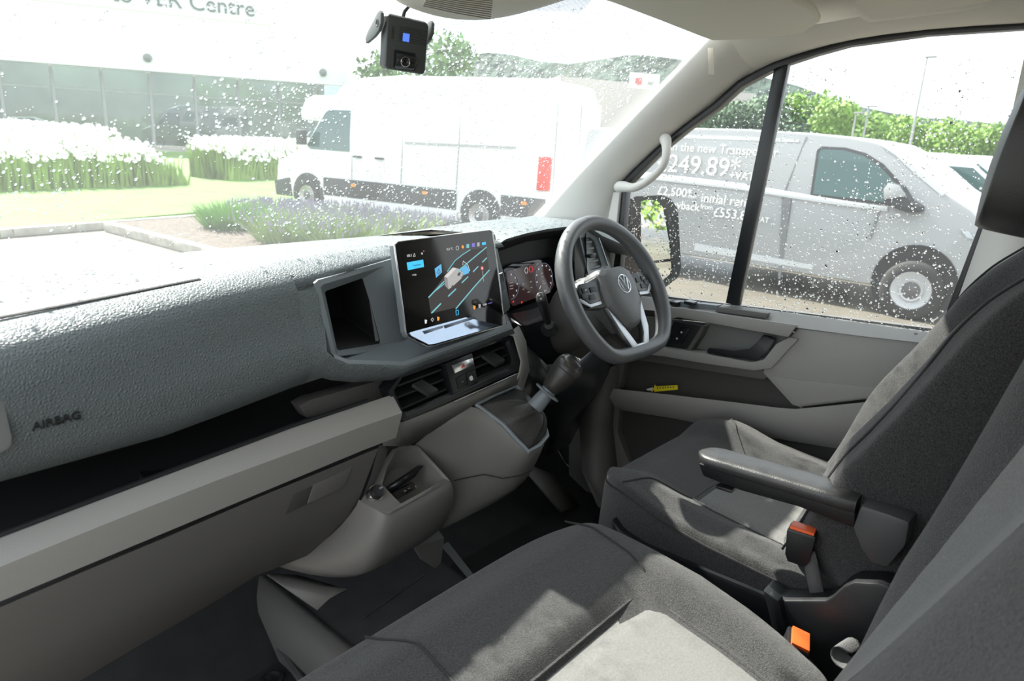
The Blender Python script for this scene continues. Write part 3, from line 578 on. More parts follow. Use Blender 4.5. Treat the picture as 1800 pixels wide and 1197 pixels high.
# lower cowl and column shroud
obj('lower_cowl', MB().loft([[at(a, b, y=.17), at(c, d, y=.10), at(e, f, y=.12)] for (a, b), (c, d), (e, f) in zip(((896, 552), (930, 545), (975, 530), (1015, 515)), ((902, 572), (925, 572), (965, 560), (1000, 545)), ((915, 600), (930, 620), (960, 660), (1010, 680)))]), M_SATIN, bn, ang=60, solid=.004)
shr = []
for (px, py, y, rx, rz) in ((985, 560, .16, .085, .10), (1000, 560, .10, .085, .095), (1030, 550, .04, .078, .085), (1055, 540, .0, .062, .066)):
    c = at(px, py, y=y)
    shr.append([c+V(rx*math.cos(k*math.pi/8)*(1 if abs(math.cos(k*math.pi/8)) < .9 else .95), 0, rz*math.sin(k*math.pi/8)) for k in range(16)])
obj('column_shroud', MB().loft(shr, True, True), mat('charcoal_shroud', (.080, .078, .074), .5, bump=.1, bscale=600), bn, ang=60, sub=1, label='charcoal steering column shroud')
obj('knee_panel', MB().loft([[at(918, 600, y=.10), at(915, 690, y=.12), at(950, 760, y=.16), at(960, 800, y=.25)], [at(960, 640, y=.09), at(985, 700, y=.10), at(1000, 740, y=.16), at(1000, 780, y=.3)], [at(1010, 640, y=.10), at(1040, 660, y=.11), at(1045, 690, y=.2), at(1030, 720, y=.35)], [at(1060, 600, y=.16), at(1075, 620, y=.18), at(1080, 650, y=.25), at(1070, 690, y=.35)]]), M_SATIN, bn, ang=60, solid=.004)
stalk = thing('column_stalk', 'black indicator stalk with pale symbols left of the steering wheel', 'stalk', at(962, 575, y=.03))
obj('stalk_boot', MB().lathe(at(966, 578, y=.045), at(958, 540, y=.0)-at(966, 578, y=.045), [(0, .020), (.006, .018), (.010, .012), (.02, .010)], 18), M_BLACK, stalk, ang=60)
obj('stalk_arm', MB().tube([at(965, 572, y=.035), at(957, 545, y=.01), at(951, 524, y=-.005), at(950, 517, y=-.008)], [.009, .011, .0125, .010], 12), M_SATIN, stalk, ang=60, sub=1)
obj('stalk_tip', MB().loft([[at(a, b, y=-.022) for a, b in ((942, 522), (945, 515), (953, 513), (957, 521))], [at(a, b, y=-.020) for a, b in ((943, 532), (947, 530), (955, 528), (959, 530))]]), mat('stalk_face', (.10, .10, .10), .35), stalk, solid=.004)
for a, b in ((948, 519), (951, 525)): obj('stalk_symbol', MB().box(at(a, b, y=-.0265), (.005, .0008, .003)), M_WPAINT, stalk)
# row of drive buttons between screen and cluster
bt = thing('side_button_stack', 'narrow stack of dark buttons beside the touchscreen', 'button panel', at(885, 520, y=.10))
for q in (((874, 484), (884, 481), (888, 507), (879, 512)), ((880, 514), (889, 509), (893, 531), (884, 538))):
    obj('button', MB().prism([at(a, b, y=.115) for a, b in q], (0, .02, 0)), M_SLATE, bt, bevel=.002)
obj('button_surround', MB().prism([at(a, b, y=.122) for a, b in ((862, 440), (873, 436), (886, 480), (898, 540), (880, 560), (862, 520))], (0, .03, 0)), M_SLATE, bt, bevel=.003)
obj('chrome_cap', MB().tube([at(873, 483, y=.112), at(882, 480, y=.112), at(886, 494, y=.112)], .002, 6), M_CHROME, bt)
# right-hand dash end with air vent
rv = thing('outer_air_vent', 'angled outer air vent with slats right of the steering wheel', 'air vent', at(1035, 480, y=.2))
ro = [at(a, b, y=.17) for a, b in ((1017, 408), (1040, 406), (1051, 416), (1068, 466), (1062, 478), (1034, 482))]
ri = [at(a, b, y=.175) for a, b in ((1021, 418), (1037, 417), (1045, 424), (1058, 466), (1056, 471), (1037, 476))]
obj('vent_frame', MB().loft([[p+V(.02, .06, 0) for p in ro], ro, ri, [p+V(0, .05, 0) for p in ri]], True), M_SLATE, rv, ang=40)
obj('vent_cavity', MB().poly([p+V(0, .045, 0) for p in ri]), M_CAVE, rv)
for k in range(5):
    t = (k+.6)/5; a = at(lerp(1021, 1037, t), lerp(418, 476, t), y=.178); b = at(lerp(1039, 1058, t), lerp(417, 470, t), y=.178)
    obj('slat', MB().prism([a, b, b+V(0, .03, .006), a+V(0, .03, .006)], (0, 0, -.006)), M_SLATE, rv, bevel=.0015)
obj('vent_tab', MB().box(at(1037, 450, y=.165), (.022, .02, .008)), M_BLACK, rv, bevel=.002)
obj('chrome_edge', MB().tube([at(a, b, y=.168) for a, b in ((1019, 407), (1040, 405), (1052, 416), (1069, 466))], .0014, 6), mat('blue_chrome', (.55, .68, .85), .2, 1), rv)
obj('dash_end', MB().loft([[at(1010, 398, y=.19), at(1012, 480, y=.17), at(1020, 560, y=.17)], [at(1020, 404, y=.178), at(1036, 482, y=.176), at(1050, 560, y=.18)], [at(1050, 404, y=.19), at(1070, 470, y=.19), at(1085, 560, y=.2)], [at(1062, 400, y=.25), at(1078, 470, y=.27), at(1095, 560, y=.3)]]), mat('grey_dash_end', (.16, .165, .16), .5), rv, solid=.004)
# ================================================================ touchscreen
S_TL, S_TR, S_BL, S_BR = at(694, 428, y=.085), at(862, 405, y=.10), at(713, 580, y=.045), at(893, 540, y=.055)
def scp(px, py, d=0):
    q = at(px, py, pl=(tuple(S_TL), tuple(SN))); return q-Vector(SN)*d
SN = (S_TR-S_TL).cross(S_BL-S_TL).normalized()
if SN.y < 0: SN = -SN
ts = thing('touchscreen', 'large touchscreen with chrome edge showing a driver assistance map', 'touchscreen', at(790, 600, y=.07))
OUT = [(693, 431), (699, 425), (860, 404), (866, 408), (885, 552), (892, 565), (890, 571), (762, 607), (750, 608), (718, 592), (713, 584)]
po = [scp(*p) for p in OUT]; pc = sum(po, V(0, 0, 0))/len(po)
obj('housing', MB().loft([[p.lerp(pc, .06)+SN*.022 for p in po], [p+SN*.014 for p in po], [p+SN*.001 for p in po]], True, True), M_SLATE, ts, bevel=.001)
obj('chrome_edge', MB().tube(po+[po[0]], .0016, 8), M_CHROME, ts)
obj('front_glass', MB().prism([p.lerp(pc, .005) for p in po], SN*.003), M_GLOSS, ts)
# lower touch strip
TSN = V(.122, -.876, .467)
def tsp(px, py, d=0): return at(px, py, pl=(tuple(scp(800, 563)), tuple(TSN)))+TSN.normalized()*d
obj('touch_strip', MB().prism([tsp(*p, .0025) for p in ((718, 586), (722, 584), (882, 541), (885, 553), (889, 566), (886, 570), (762, 605), (752, 606), (722, 591))], SN*.004), mat('sky_reflection_blue', (.30, .36, .46), .08, .85), ts, label='mirror-like touch strip under the display')  # blue of the reflected sky is put into the strip's base colour
for a, b, c, d in (((741, 583), (776, 573), (777, 577), (745, 588)), ((778, 573), (837, 555), (838, 559), (781, 578)), ((841, 555), (868, 546), (871, 549), (845, 558))):
    obj('touch_slider', MB().prism([tsp(*p, .0034) for p in (a, b, c, d)], SN*.002), mat('slider_dark', (.10, .12, .16), .2, .4), ts, bevel=.0004)
def em(name, col, e): return mat(name, tuple(c*.2 for c in col), .5, emit=e, ecol=col)
E_CYAN = em('screen_cyan', (.05, .50, .85), .9); E_TEAL = em('screen_teal', (.20, .55, .60), .75); E_WHITE = em('screen_white', (.8, .82, .84), .7)
E_OR = em('screen_orange', (.95, .35, .05), .8); E_PUR = em('screen_violet', (.22, .20, .75), .7); E_REDD = em('screen_red', (.8, .12, .10), .7); E_GREYP = em('screen_map_grey', (.16, .13, .13), .17); E_VAN = em('screen_van_grey', (.55, .53, .52), .6); E_VAND = em('screen_van_dark', (.12, .12, .13), .4); E_BLUE = em('screen_blue', (.12, .45, .75), .8)
disp = obj('display', MB().prism([scp(*p, .0003) for p in ((699, 431), (861, 409), (879, 537), (722, 582))], SN*.0005), mat('display_black', (.008, .007, .007), .08), ts)
def sp(px, py): return (680+px*230/1197., 390+py*230/1197.)   # from an enlarged crop of the screen
def spoly(name, pts, m_, d=.0007): return obj(name, MB().prism([scp(*sp(*p), d) for p in pts], SN*.0002), m_, disp)
def sline(name, pts, w, m_, d=.0009):
    q = [scp(*sp(*p), d) for p in pts]; return obj(name, MB().tube(q, w, 5), m_, disp)
spoly('map_ground', [(378, 690), (560, 450), (620, 350), (760, 255), (905, 235), (935, 450), (640, 780), (400, 840)], E_GREYP)
for pts, w in ((((760, 255), (690, 300), (620, 355), (580, 410), (550, 455)), .0009), (((908, 232), (640, 455)), .0011), (((935, 440), (800, 590), (628, 795)), .0012), (((520, 545), (378, 692)), .0012), (((525, 565), (450, 625)), .0008), (((910, 330), (870, 370)), .0012), (((832, 408), (785, 458)), .0012), (((740, 502), (682, 558)), .0012), (((628, 614), (558, 682)), .0013), (((490, 748), (405, 835)), .0014)):
    sline('lane_line', pts, w, E_TEAL)
v = spoly('van_icon', [(550, 512), (630, 425), (650, 428), (688, 460), (692, 505), (600, 590), (560, 618)], E_VAN, .0013)
spoly('van_icon_rear', [(520, 500), (550, 512), (560, 618), (530, 585)], em('screen_van_mid', (.40, .38, .37), .5), .0013)
spoly('van_icon_roof', [(520, 500), (598, 418), (632, 424), (550, 512)], em('screen_van_light', (.72, .7, .68), .7), .0017)
spoly('van_icon_window', [(640, 480), (655, 462), (672, 465), (662, 490), (645, 498)], E_VAND, .0017)
for c in ((595, 590), (685, 508)): spoly('van_icon_wheel', [(c[0]-9, c[1]+8), (c[0]-5, c[1]-10), (c[0]+8, c[1]-8), (c[0]+5, c[1]+10)], E_VAND, .0018)
spoly('radar_cone', [(665, 440), (725, 395), (752, 445), (745, 470), (695, 490), (685, 450)], E_BLUE, .0010)
sline('radar_edge', [(692, 395), (695, 358), (738, 395), (755, 450)], .0006, E_WHITE)
spoly('scene_card', [(180, 372), (330, 345), (338, 412), (190, 443)], E_CYAN)
text('card_lettering', 'Travel assist', .0040, frame(scp(*sp(270, 395), .0012), S_TR-S_TL, S_TL-S_BL), em('screen_dark_text', (.02, .06, .1), .1), disp, .0001)
text('list_lettering', '= List', .0048, frame(scp(*sp(246, 485), .0012), S_TR-S_TL, S_TL-S_BL), E_WHITE, disp, .0001)
text('clock_lettering', '1011', .0068, frame(scp(*sp(202, 310), .0012), S_TR-S_TL, S_TL-S_BL), E_WHITE, disp, .0001)
text('temperature_lettering', '15.5 °C', .0060, frame(scp(*sp(570, 250), .0012), S_TR-S_TL, S_TL-S_BL), E_WHITE, disp, .0001)
text('low_lettering', 'LOW', .0050, frame(scp(*sp(893, 757), .0012), S_TR-S_TL, S_TL-S_BL), E_WHITE, disp, .0001)
spoly('zone_sign', [(436, 428), (495, 385), (502, 462), (448, 512)], E_BLUE)
sline('zone_symbol', [(455, 470), (470, 430), (485, 460), (462, 480)], .0007, E_VAND, .0014)
def dot(px, py, r, m_, name='status_icon'):
    p = scp(*sp(px, py), .0009); return obj(name, MB().lathe(p, -SN, [(0, r), (.0003, r)], 12), m_, disp)
dot(690, 229, .0034, E_OR); dot(642, 240, .0026, E_VAND); sline('status_ring', [(642+13*math.cos(k*.7), 240-18*math.sin(k*.7)) for k in range(10)], .0004, E_WHITE)
for c, m_, w in ((738, E_TEAL, 12), (789, E_PUR, 13), (835, E_VAN, 11)):
    y0 = {738: 222, 789: 212, 835: 207}[c]; spoly('status_icon', [(c-w, y0-16), (c+w, y0-20), (c+w, y0+16), (c-w, y0+18)], m_)
spoly('status_icon', [(868, 190), (902, 183), (904, 208), (870, 212)], E_CYAN)
dot(868, 425, .0042, E_REDD, 'road_sign'); dot(869, 424, .0026, E_WHITE, 'road_sign_face'); sline('sign_post', [(872, 450), (882, 548)], .0006, E_VAN)
sline('phone_icon', [(628, 812), (650, 806), (654, 845), (632, 855), (628, 812)], .0006, E_CYAN)
for c, m_ in (((356, 912), E_WHITE), ((470, 885), E_OR), ((800, 782), E_OR), ((848, 770), E_VAN)):
    spoly('climate_icon', [(c[0]-12, c[1]-18), (c[0]+10, c[1]-14), (c[0]+6, c[1]+16), (c[0]-9, c[1]+20)], m_)
sline('home_icon', [(402, 895), (414, 878), (424, 892), (414, 912), (402, 895)], .0004, E_WHITE)
sline('alert_icon', [(240, 318), (249, 288), (258, 315), (240, 318)], .0004, E_WHITE); dot(318, 290, .0022, E_VAN); dot(334, 268, .0013, E_REDD)
sline('fan_bar', [(925, 748), (960, 738)], .0006, E_PUR)
sline('power_symbol', [(290+11*math.cos(k*.75-.9), 1045+12*math.sin(k*.75-.9)) for k in range(8)], .0003, M_WPAINT, .005)
# ================================================================ steering wheel
WC = V(.425, -.043, .809); tl = math.radians(31.2)
WU = V(1, 0, 0); WV = V(0, math.sin(tl), math.cos(tl)); WN = V(0, -math.cos(tl), math.sin(tl))   # WN points at the driver
def wp(a, b, c=0): return WC+WU*a+WV*b+WN*c
sw = thing('steering_wheel', 'dark flat-bottomed steering wheel with silver lower spoke', 'steering wheel', tuple(WC))
rows = []; R = .172
for k in range(72):
    th = 2*math.pi*k/72; x, y = math.cos(th), math.sin(th)
    fl = .85
    if y < -fl*.80: # soften into the flat bottom
        d = -y; y = -(fl*.80+(fl-fl*.80)*math.tanh((d-fl*.80)/(fl-fl*.80)))
    c = (x*R, y*R); 
    dn = V(x, math.sin(th), 0).normalized()
    if y < -fl*.93: dn = V(dn.x*.45, -1, 0).normalized()
    thick = .0170+.0015*sm(.6, .95, abs(x))
    rows.append([wp(c[0]+dn.x*thick*math.cos(2*math.pi*j/14), c[1]+dn.y*thick*math.cos(2*math.pi*j/14), thick*1.08*math.sin(2*math.pi*j/14)) for j in range(14)])
rows.append(rows[0]); obj('rim', MB().loft(rows, True), M_WHEEL, sw, ang=180)
obj('column_hub', MB().lathe(wp(0, 0, -.11), WN, [(0, .062), (.03, .066), (.05, .062), (.075, .05), (.085, .045)], 24), M_HUB, sw, ang=60)
# airbag hub: rounded hexagonal pad
HUB = [(-.055, .044), (-.036, .056), (.036, .056), (.055, .044), (.063, .010), (.060, -.030), (.027, -.084), (0, -.090), (-.027, -.084), (-.060, -.030), (-.063, .010)]
pr = [(-.035, 1.04), (-.008, 1.06), (.010, 1.0), (.020, .9), (.026, .72), (.028, .35)]
obj('airbag_pad', MB().loft([[wp(a*s, (b+.005)*s-.005, h) for a, b in HUB] for h, s in pr], True, True), M_HUB, sw, ang=32, bevel=.002)
hub = [o for o in sw.children if o.name.startswith('airbag_pad')][0]
# emblem: ring with stacked V and W
LC = wp(0, .010, .0282)
def lp(a, b): return LC+WU*a+WV*b
obj('emblem_ring', MB().tube([lp(.0215*math.cos(2*math.pi*k/32), .0215*math.sin(2*math.pi*k/32)) for k in range(33)], .0013, 8), M_LOGO, hub)
for name, pts in (('emblem_upper_letter', ((-.0085, .0185), (-.0002, .0015), (.0085, .0185))), ('emblem_lower_letter', ((-.0165, .012), (-.0078, -.0155), (0, -.001), (.0078, -.0155), (.0165, .012)))):
    obj(name, MB().tube([lp(a, b) for a, b in pts], .0014, 6), M_LOGO, hub)
text('airbag_lettering', 'AIRBAG', .007, frame(wp(.028, -.040, .0262), WU, WV), mat('dim_print', (.25, .25, .25), .6), hub, .0002)
for s in (-1, 1):
    obj('spoke', MB().loft([[wp(s*.055, .044, -.022), wp(s*.055, .044, .006), wp(s*.055, -.030, .006), wp(s*.055, -.030, -.022)], [wp(s*.11, .032, -.022), wp(s*.11, .032, -.008), wp(s*.11, -.022, -.008), wp(s*.11, -.022, -.022)], [wp(s*.168, .026, -.016), wp(s*.168, .026, -.004), wp(s*.168, -.012, -.004), wp(s*.168, -.012, -.016)]], True, True), M_HUB, sw, bevel=.004)
    pod = obj('button_pod', MB().prism([wp(s*a, b, .002-.06*(a-.07)) for a, b in ((.062, .034), (.128, .034), (.142, .022), (.140, .004), (.118, -.014), (.078, -.012))], WN*.006), M_SATIN, sw, bevel=.002)
    obj('silver_accent', MB().prism([wp(s*a, b, -.002-.06*(a-.07)) for a, b in ((.078, -.012), (.118, -.014), (.140, .004), (.146, .002), (.142, -.008), (.118, -.022), (.078, -.020))], WN*.010), M_SILVER, sw, bevel=.002)
    for a, b in ((.092, .016), (.118, .018), (.104, .0), (.126, .006)):
        obj('button', MB().prism([wp(s*(a+da), b+db, .007-.06*(a+da-.07)) for da, db in ((-.010, -.006), (.010, -.006), (.010, .006), (-.010, .006))], WN*.003), M_BLACK, pod, bevel=.001)
    obj('button_symbol', MB().box(wp(s*.118, .018, .008), (.006, .0008, .003)), M_WPAINT, pod)
# silver lower spoke: a V frame joining the flat bottom
for s in (-1, 1):
    obj('lower_spoke', MB().loft([[wp(s*.070, -.030, .010), wp(s*.040, -.070, .010), wp(s*.040, -.070, -.004), wp(s*.070, -.030, -.004)], [wp(s*.054, -.096, .014), wp(s*.026, -.106, .014), wp(s*.026, -.106, -.002), wp(s*.054, -.096, -.002)], [wp(s*.034, -.136, .012), wp(s*.010, -.132, .012), wp(s*.010, -.132, -.002), wp(s*.034, -.136, -.002)]], True, True), M_SILVER, sw, bevel=.003)
obj('spoke_foot', MB().prism([wp(a, b, -.004) for a, b in ((-.034, -.128), (.034, -.128), (.030, -.146), (-.030, -.146))], WN*.016), M_SILVER, sw, bevel=.004)
# ================================================================ dash camera, visor, overhead console
dc = thing('dash_camera', 'black dash camera with blue light hanging from the windscreen', 'camera', at(710, 40, y=.13))
D0 = at(712, 82, y=.12); DR = (at(752, 92, y=.105)-at(672, 78, y=.13)).normalized(); DUp = (V(0, -.10, 1)-DR*V(0, -.10, 1).dot(DR)).normalized(); DN = DR.cross(DUp)
if DN.y > 0: DN = -DN
def dp(a, b, c=0): return D0+DR*a+DUp*b+DN*c
BODY = [(-.040, .043), (-.036, .047), (.034, .045), (.038, .040), (.040, -.036), (.036, -.041), (-.032, -.041), (-.037, -.036)]
cb = obj('camera_body', MB().loft([[dp(a*s, b*s, c) for a, b in BODY] for c, s in ((-.024, .90), (-.018, 1), (.004, 1), (.008, .96))], True, True), mat('dash_camera_grey', (.062, .069, .071), .5), dc, bevel=.002)
obj('light_window', MB().prism([dp(a, b, .0082) for a, b in ((-.009, .021), (.003, .021), (.003, .008), (-.009, .008))], DN*.0004), mat('blue_indicator', (.05, .12, .5), .4, emit=1.0, ecol=(.08, .18, .75)), cb, label='blue indicator light')
for k in range(8): obj('speaker_slot', MB().box(dp(-.027, .027-k*.0025, .0083), (.006, .0006, .001)), M_CAVE, cb)
for k in range(9): obj('groove', MB().tube([dp(-.016, .03-k*.0028, .0082), dp(.037, .03-k*.0028, .0082)], .0004, 4), M_CAVE, cb)
obj('lens_recess', MB().prism([dp(a, b, .0082) for a, b in ((-.022, -.008), (.017, -.008), (.019, -.036), (-.022, -.036))], DN*.001), M_CAVE, cb)
obj('lens_barrel', MB().lathe(dp(-.020, -.024, .006), DR, [(0, .012), (.003, .0135), (.033, .0135), (.036, .012)], 20), M_SATIN, cb, ang=50)
ln = obj('lens', MB().lathe(dp(-.006, -.025, .017), DN, [(0, .0085), (.005, .0085), (.006, .0075), (.004, .0055), (.003, .0)], 20), M_GLOSS, cb, ang=40)
obj('lens_ring', MB().tube([dp(-.006+.008*math.cos(k*math.pi/8), -.025+.008*math.sin(k*math.pi/8), .0228) for k in range(17)], .0006, 6), M_CHROME, ln)
obj('top_highlight_panel', MB().prism([dp(a, b, c) for a, b, c in ((-.034, .0472, -.014), (.032, .0452, -.014), (.032, .0452, .002), (-.034, .0472, .002))], DUp*.0006), mat('highlight_pale', (.5, .5, .47), .4), cb)  # pale plate stands in for the highlight along the camera top
for s in (-1, 1):
    e = s*.044
    arm = MB().prism([dp(e, b, c) for b, c in ((.050, -.004), (.046, .004), (.030, .006), (.018, -.002), (.008, -.022), (-.004, -.060), (.004, -.066), (.016, -.056), (.034, -.030), (.047, -.014))], DR*(.006*s))
    a_o = obj('bracket_arm', arm, mat('dash_camera_bracket', (.12, .13, .133), .5), dc, bevel=.0015)
    obj('bracket_screw', MB().lathe(dp(e+s*.006, .030, -.010), DR*s, [(0, .0062), (.0008, .0062), (.0008, .0045), (.0002, .004), (.0002, .0)], 16), M_BLACK, a_o)
tag(obj('camera_cable', MB().tube([dp(-.006, .046, -.006), dp(-.004, .056, -.006), dp(.003, .066, -.004), dp(-.006, .074, -.006), dp(-.026, .088, -.012), dp(-.045, .12, -.02)], .0032, 8), M_BLACK, ang=180), 'black cable running up from the dash camera', 'cable')
# overhead console in front of the header
oc = thing('overhead_console', 'cream overhead console with slotted grille at the top of the windscreen', 'overhead console', at(830, 15, y=.06))
OCP = [(664, -30, .12), (690, 2, .115), (720, 18, .11), (760, 30, .105), (800, 37, .10), (835, 37, .095), (880, 28, .09), (930, 12, .08), (985, -6, .07), (1060, -40, .06)]
rr = []
for a, b, y in OCP:
    p = at(a, b, y=y); q = at(a, b, y=y)
    rr.append([p+V(0, .05, .05), p+V(0, .012, .008), p, p+V(0, -.05, -.002), p+V(0, -.10, .008), p+V(.0, -.15, .035), p+V(0, -.2, .10)])
obj('console_shell', MB().loft(rr), M_HEAD, oc, ang=60, sub=1)
zs = at(800, 37, y=.10).z-.0025
for k in range(9):
    t = k/8; a, b = (lerp(757, 744, t), lerp(-14, 10, t)), (lerp(866, 862, t), lerp(2, 33, t))
    obj('grille_slot', MB().tube([at(*a, z=zs), at(lerp(a[0], b[0], .5), lerp(a[1], b[1], .5)+1.5, z=zs-.001), at(*b, z=zs)], .0009, 6), mat('grille_shadow_brown', (.24, .22, .185), .8), oc)
# driver sun visor folded up
def visor(name, label, pts, th):
    v = thing(name, label, 'sun visor', pts[0])
    obj('visor_board', MB().prism(pts, (0, 0, th)), mat('visor_vinyl', (.80, .79, .70), .65, bump=.1, bscale=500), v, bevel=.009, seg=3)
    obj('visor_hinge', MB().tube([pts[-1]+V(-.02, -.01, .012), pts[-1].lerp(pts[0], .35)+V(0, -.012, .014)], .007, 10), M_HEAD, v)
    return v
VP = [at(1045, -4, z=1.375), at(1080, 8, z=1.372), at(1160, 38, z=1.366), at(1232, 66, z=1.36), at(1250, 72, z=1.362), at(1330, 70, z=1.372), at(1410, 60, z=1.385), at(1442, 40, z=1.395), at(1432, 22, z=1.40), at(1350, -25, z=1.40), at(1200, -70, z=1.40), at(1100, -60, z=1.385)]
visor('sun_visor', 'cream driver sun visor folded up above the windscreen', VP, .018)
tag(obj('visor_label', MB().prism([at(a, b, x=.712) for a, b in ((1244, 84), (1254, 84), (1256, 132), (1246, 131))], (.002, .001, 0)), mat('aged_label', (.45, .42, .36), .6), bevel=.0005), 'narrow grey-brown label strip at the top of the A-pillar', 'label')
# ================================================================ door mirror outside
dm = thing('door_mirror', 'black door mirror housing with rain drops outside the quarter window', 'wing mirror', at(1140, 500, x=1.02))
mo = [(1102, 352), (1118, 345), (1165, 343), (1180, 350), (1192, 368), (1197, 470), (1192, 488), (1160, 512), (1110, 515), (1090, 480)]
mi = [(1128, 352), (1140, 350), (1158, 352), (1170, 365), (1180, 420), (1185, 470), (1182, 484), (1160, 500), (1136, 502), (1128, 470)]
MN = V(-.456, -.889, .04)
def mr(px, py, d=0): return at(px, py, pl=((1.10, .21, .85), tuple(MN)))-MN*d
o2 = [mr(a, b) for a, b in mo]; i2 = [mr(a, b, .004) for a, b in mi]; cc = sum(o2, V(0, 0, 0))/len(o2)
obj('mirror_housing', MB().loft([[p.lerp(cc, .45)+V(.02, .10, 0) for p in o2], [p.lerp(cc, .12)+V(.012, .06, 0) for p in o2], o2, i2, [p-MN*.014 for p in i2]], True).poly([p.lerp(cc, .45)+V(.02, .10, 0) for p in o2]), M_SATIN, dm, ang=50)
obj('mirror_glass', MB().poly([mr(a, b, .010) for a, b in ((1128, 355), (1140, 351), (1158, 353), (1170, 366), (1179, 420), (1183, 455), (1131, 462))]), mat('mirror_silver', (.9, .92, .92), .01, 1), dm, ang=180)
obj('wide_mirror_glass', MB().poly([mr(a, b, .010) for a, b in ((1131, 466), (1183, 460), (1184, 472), (1180, 484), (1160, 499), (1138, 501))]), mat('mirror_silver', (.9, .92, .92), .01, 1), dm, ang=180)
obj('mirror_arm', MB().tube([V(.90, .30, .72), V(.96, .31, .73), cc+V(.0, .04, -.06)], [.03, .028, .03], 10), M_SATIN, dm)
# yellow key tag in the door pocket
kt = thing('key_tag', 'yellow plastic key tag lying in the door pocket', 'key tag', at(1165, 688, x=.845))
obj('tag_body', MB().prism([at(a, b, x=.835) for a, b in ((1149, 681), (1190, 679), (1191, 685), (1150, 689))], (.004, .0, .003)), M_YEL, kt, bevel=.001)
obj('tag_loop', MB().tube([at(1146, 688, x=.835), at(1150, 682, x=.835), at(1152, 677, x=.836)], .0018, 6), M_YEL, kt)
obj('tag_paper', MB().prism([at(a, b, x=.838) for a, b in ((1136, 684), (1147, 681), (1147, 687), (1138, 686))], (.002, 0, 0)), M_WPAINT, kt)
for k in range(7): obj('tag_mark', MB().box(at(1156+k*4.6, 682-k*.3, x=.834), (.001, .0025, .005)), mat('tag_black_print', (.03, .03, .02), .5), kt)
# ================================================================ seats
def outline(k, n, w, l, e=5.):
    th = 2*math.pi*k/n; c, s = math.cos(th), math.sin(th)
    return (w/2*math.copysign(abs(c)**(2/e), c), l/2*math.copysign(abs(s)**(2/e), s))
def cushion(Fm, w, l, th, hf, n=144, e=5., edge=.03):
    """closed upholstered block in frame Fm; hf(a, b) is the height of its upper face"""
    rows = []
    for s, dz in ((.96, -th), (1., -th*.85), (1.0, -edge*1.1), (.992, -edge*.5), (.972, -edge*.14), (.94, 0)):
        r = []
        for k in range(n):
            a, b = outline(k, n, w, l, e)
            sa = 1-(1-s)*(1 if s == .96 else w and .5*(w+l)/w*.55); sb = 1-(1-s)*(.5*(w+l)/l*.55 if s != .96 else 1)
            r.append(Fm @ V(a*sa, b*sb, (hf(a*sa, b*sb) if dz > -th*.5 else hf(a, b)*.0)+dz))
        rows.append(r)
    for s in [.94*(1-k/44) for k in range(1, 44)]:
        rows.append([Fm @ V(a*s, b*s, hf(a*s, b*s)) for a, b in (outline(k, n, w, l, e+(1-s)*-1.5) for k in range(n))])
    rows.append([Fm @ V(0, 0, hf(0, 0))]*n)
    return MB().loft(rows, True)
def patch(Fm, hf, bl, br, n=26, m=22, lift=.004, b0=0, b1=1):
    """upholstery insert: bl(t), br(t) give (a, b) of its left and right edge"""
    rows = []
    for i in range(m+1):
        t = i/m; A, B = bl(t), br(t); r = []
        for j in range(n+1):
            u = j/n; a, b = lerp(A[0], B[0], u), lerp(A[1], B[1], u)
            ed = min(1, min(u, 1-u)*n/1.6, min(t, 1-t)*m/1.6)
            r.append(Fm @ V(a, b, hf(a, b)+.006*(2*ed-1)+.001))
        rows.append(r)
    g = MB().loft(rows); g.border = [r[0] for r in rows][::-1]+rows[0]+[r[-1] for r in rows]; return g
def seam(Fm, hf, pts, r=.0022, lift=.0008, n=14):
    q = []
    for (a, b), (c, d) in zip(pts[:-1], pts[1:]):
        for k in range(n): q.append(Fm @ V(lerp(a, c, k/n), lerp(b, d, k/n), hf(lerp(a, c, k/n), lerp(b, d, k/n))+lift))
    q.append(Fm @ V(*pts[-1], hf(*pts[-1])+lift)); return MB().tube(q, r, 5)
# ---- driver seat: local a = x (left negative), b = forward, c = up
ds = thing('driver_seat', 'charcoal driver seat with light grey centre and folding armrest', 'seat', (.49, -.45, 0))
DW, DL = .55, .58
DF = Matrix.Translation((.490, -.425, .415)) @ Matrix.Rotation(math.radians(3), 4, 'X')
def dh(a, b):
    return .030*sm(.13, .215, abs(a))-.010*sm(.20, .26, abs(a))+.022*sm(.05, .20, b)-.02*sm(.2, .29, b)-.004
obj('seat_cushion', cushion(DF, DW, DL, .12, dh), M_FAB, ds, ang=180)
cz = [o for o in ds.children][-1]
PT = patch(DF, dh, lambda t: (-.135-.035*t, lerp(.10, -.28, t)), lambda t: (.135+.035*t, lerp(.10, -.28, t)))
si = obj('seat_insert', PT, M_INS, ds, ang=180, label='light grey seat centre'); obj('insert_piping', MB().tube([p+V(0, 0, .004) for p in PT.border], .0035, 6), M_FAB, si)
for s in (-1, 1):
    obj('seam', seam(DF, dh, [(s*.135, .10), (s*.19, .16), (s*.255, .205)]), M_THREAD, cz)
obj('piping', MB().tube([DF @ V(*outline(k, 72, DW*.992, DL*.992), dh(*outline(k, 72, DW*.99, DL*.99))-.016) for k in range(73)], .003, 6), M_THREAD, cz)
# plastic side valance and pedestal
obj('side_valance', MB().prism([at(a, b, x=.205) for a, b in ((1074, 912), (1090, 932), (1130, 957), (1360, 1052), (1400, 1075), (1420, 1240), (1190, 1120), (1085, 1010))], (.025, 0, 0)), M_SATIN, ds, bevel=.006, label='black plastic side cover of the driver seat')
obj('pedestal', MB().box((.5, -.45, .15), (.46, .44, .30)), M_BLACK, ds, bevel=.01)
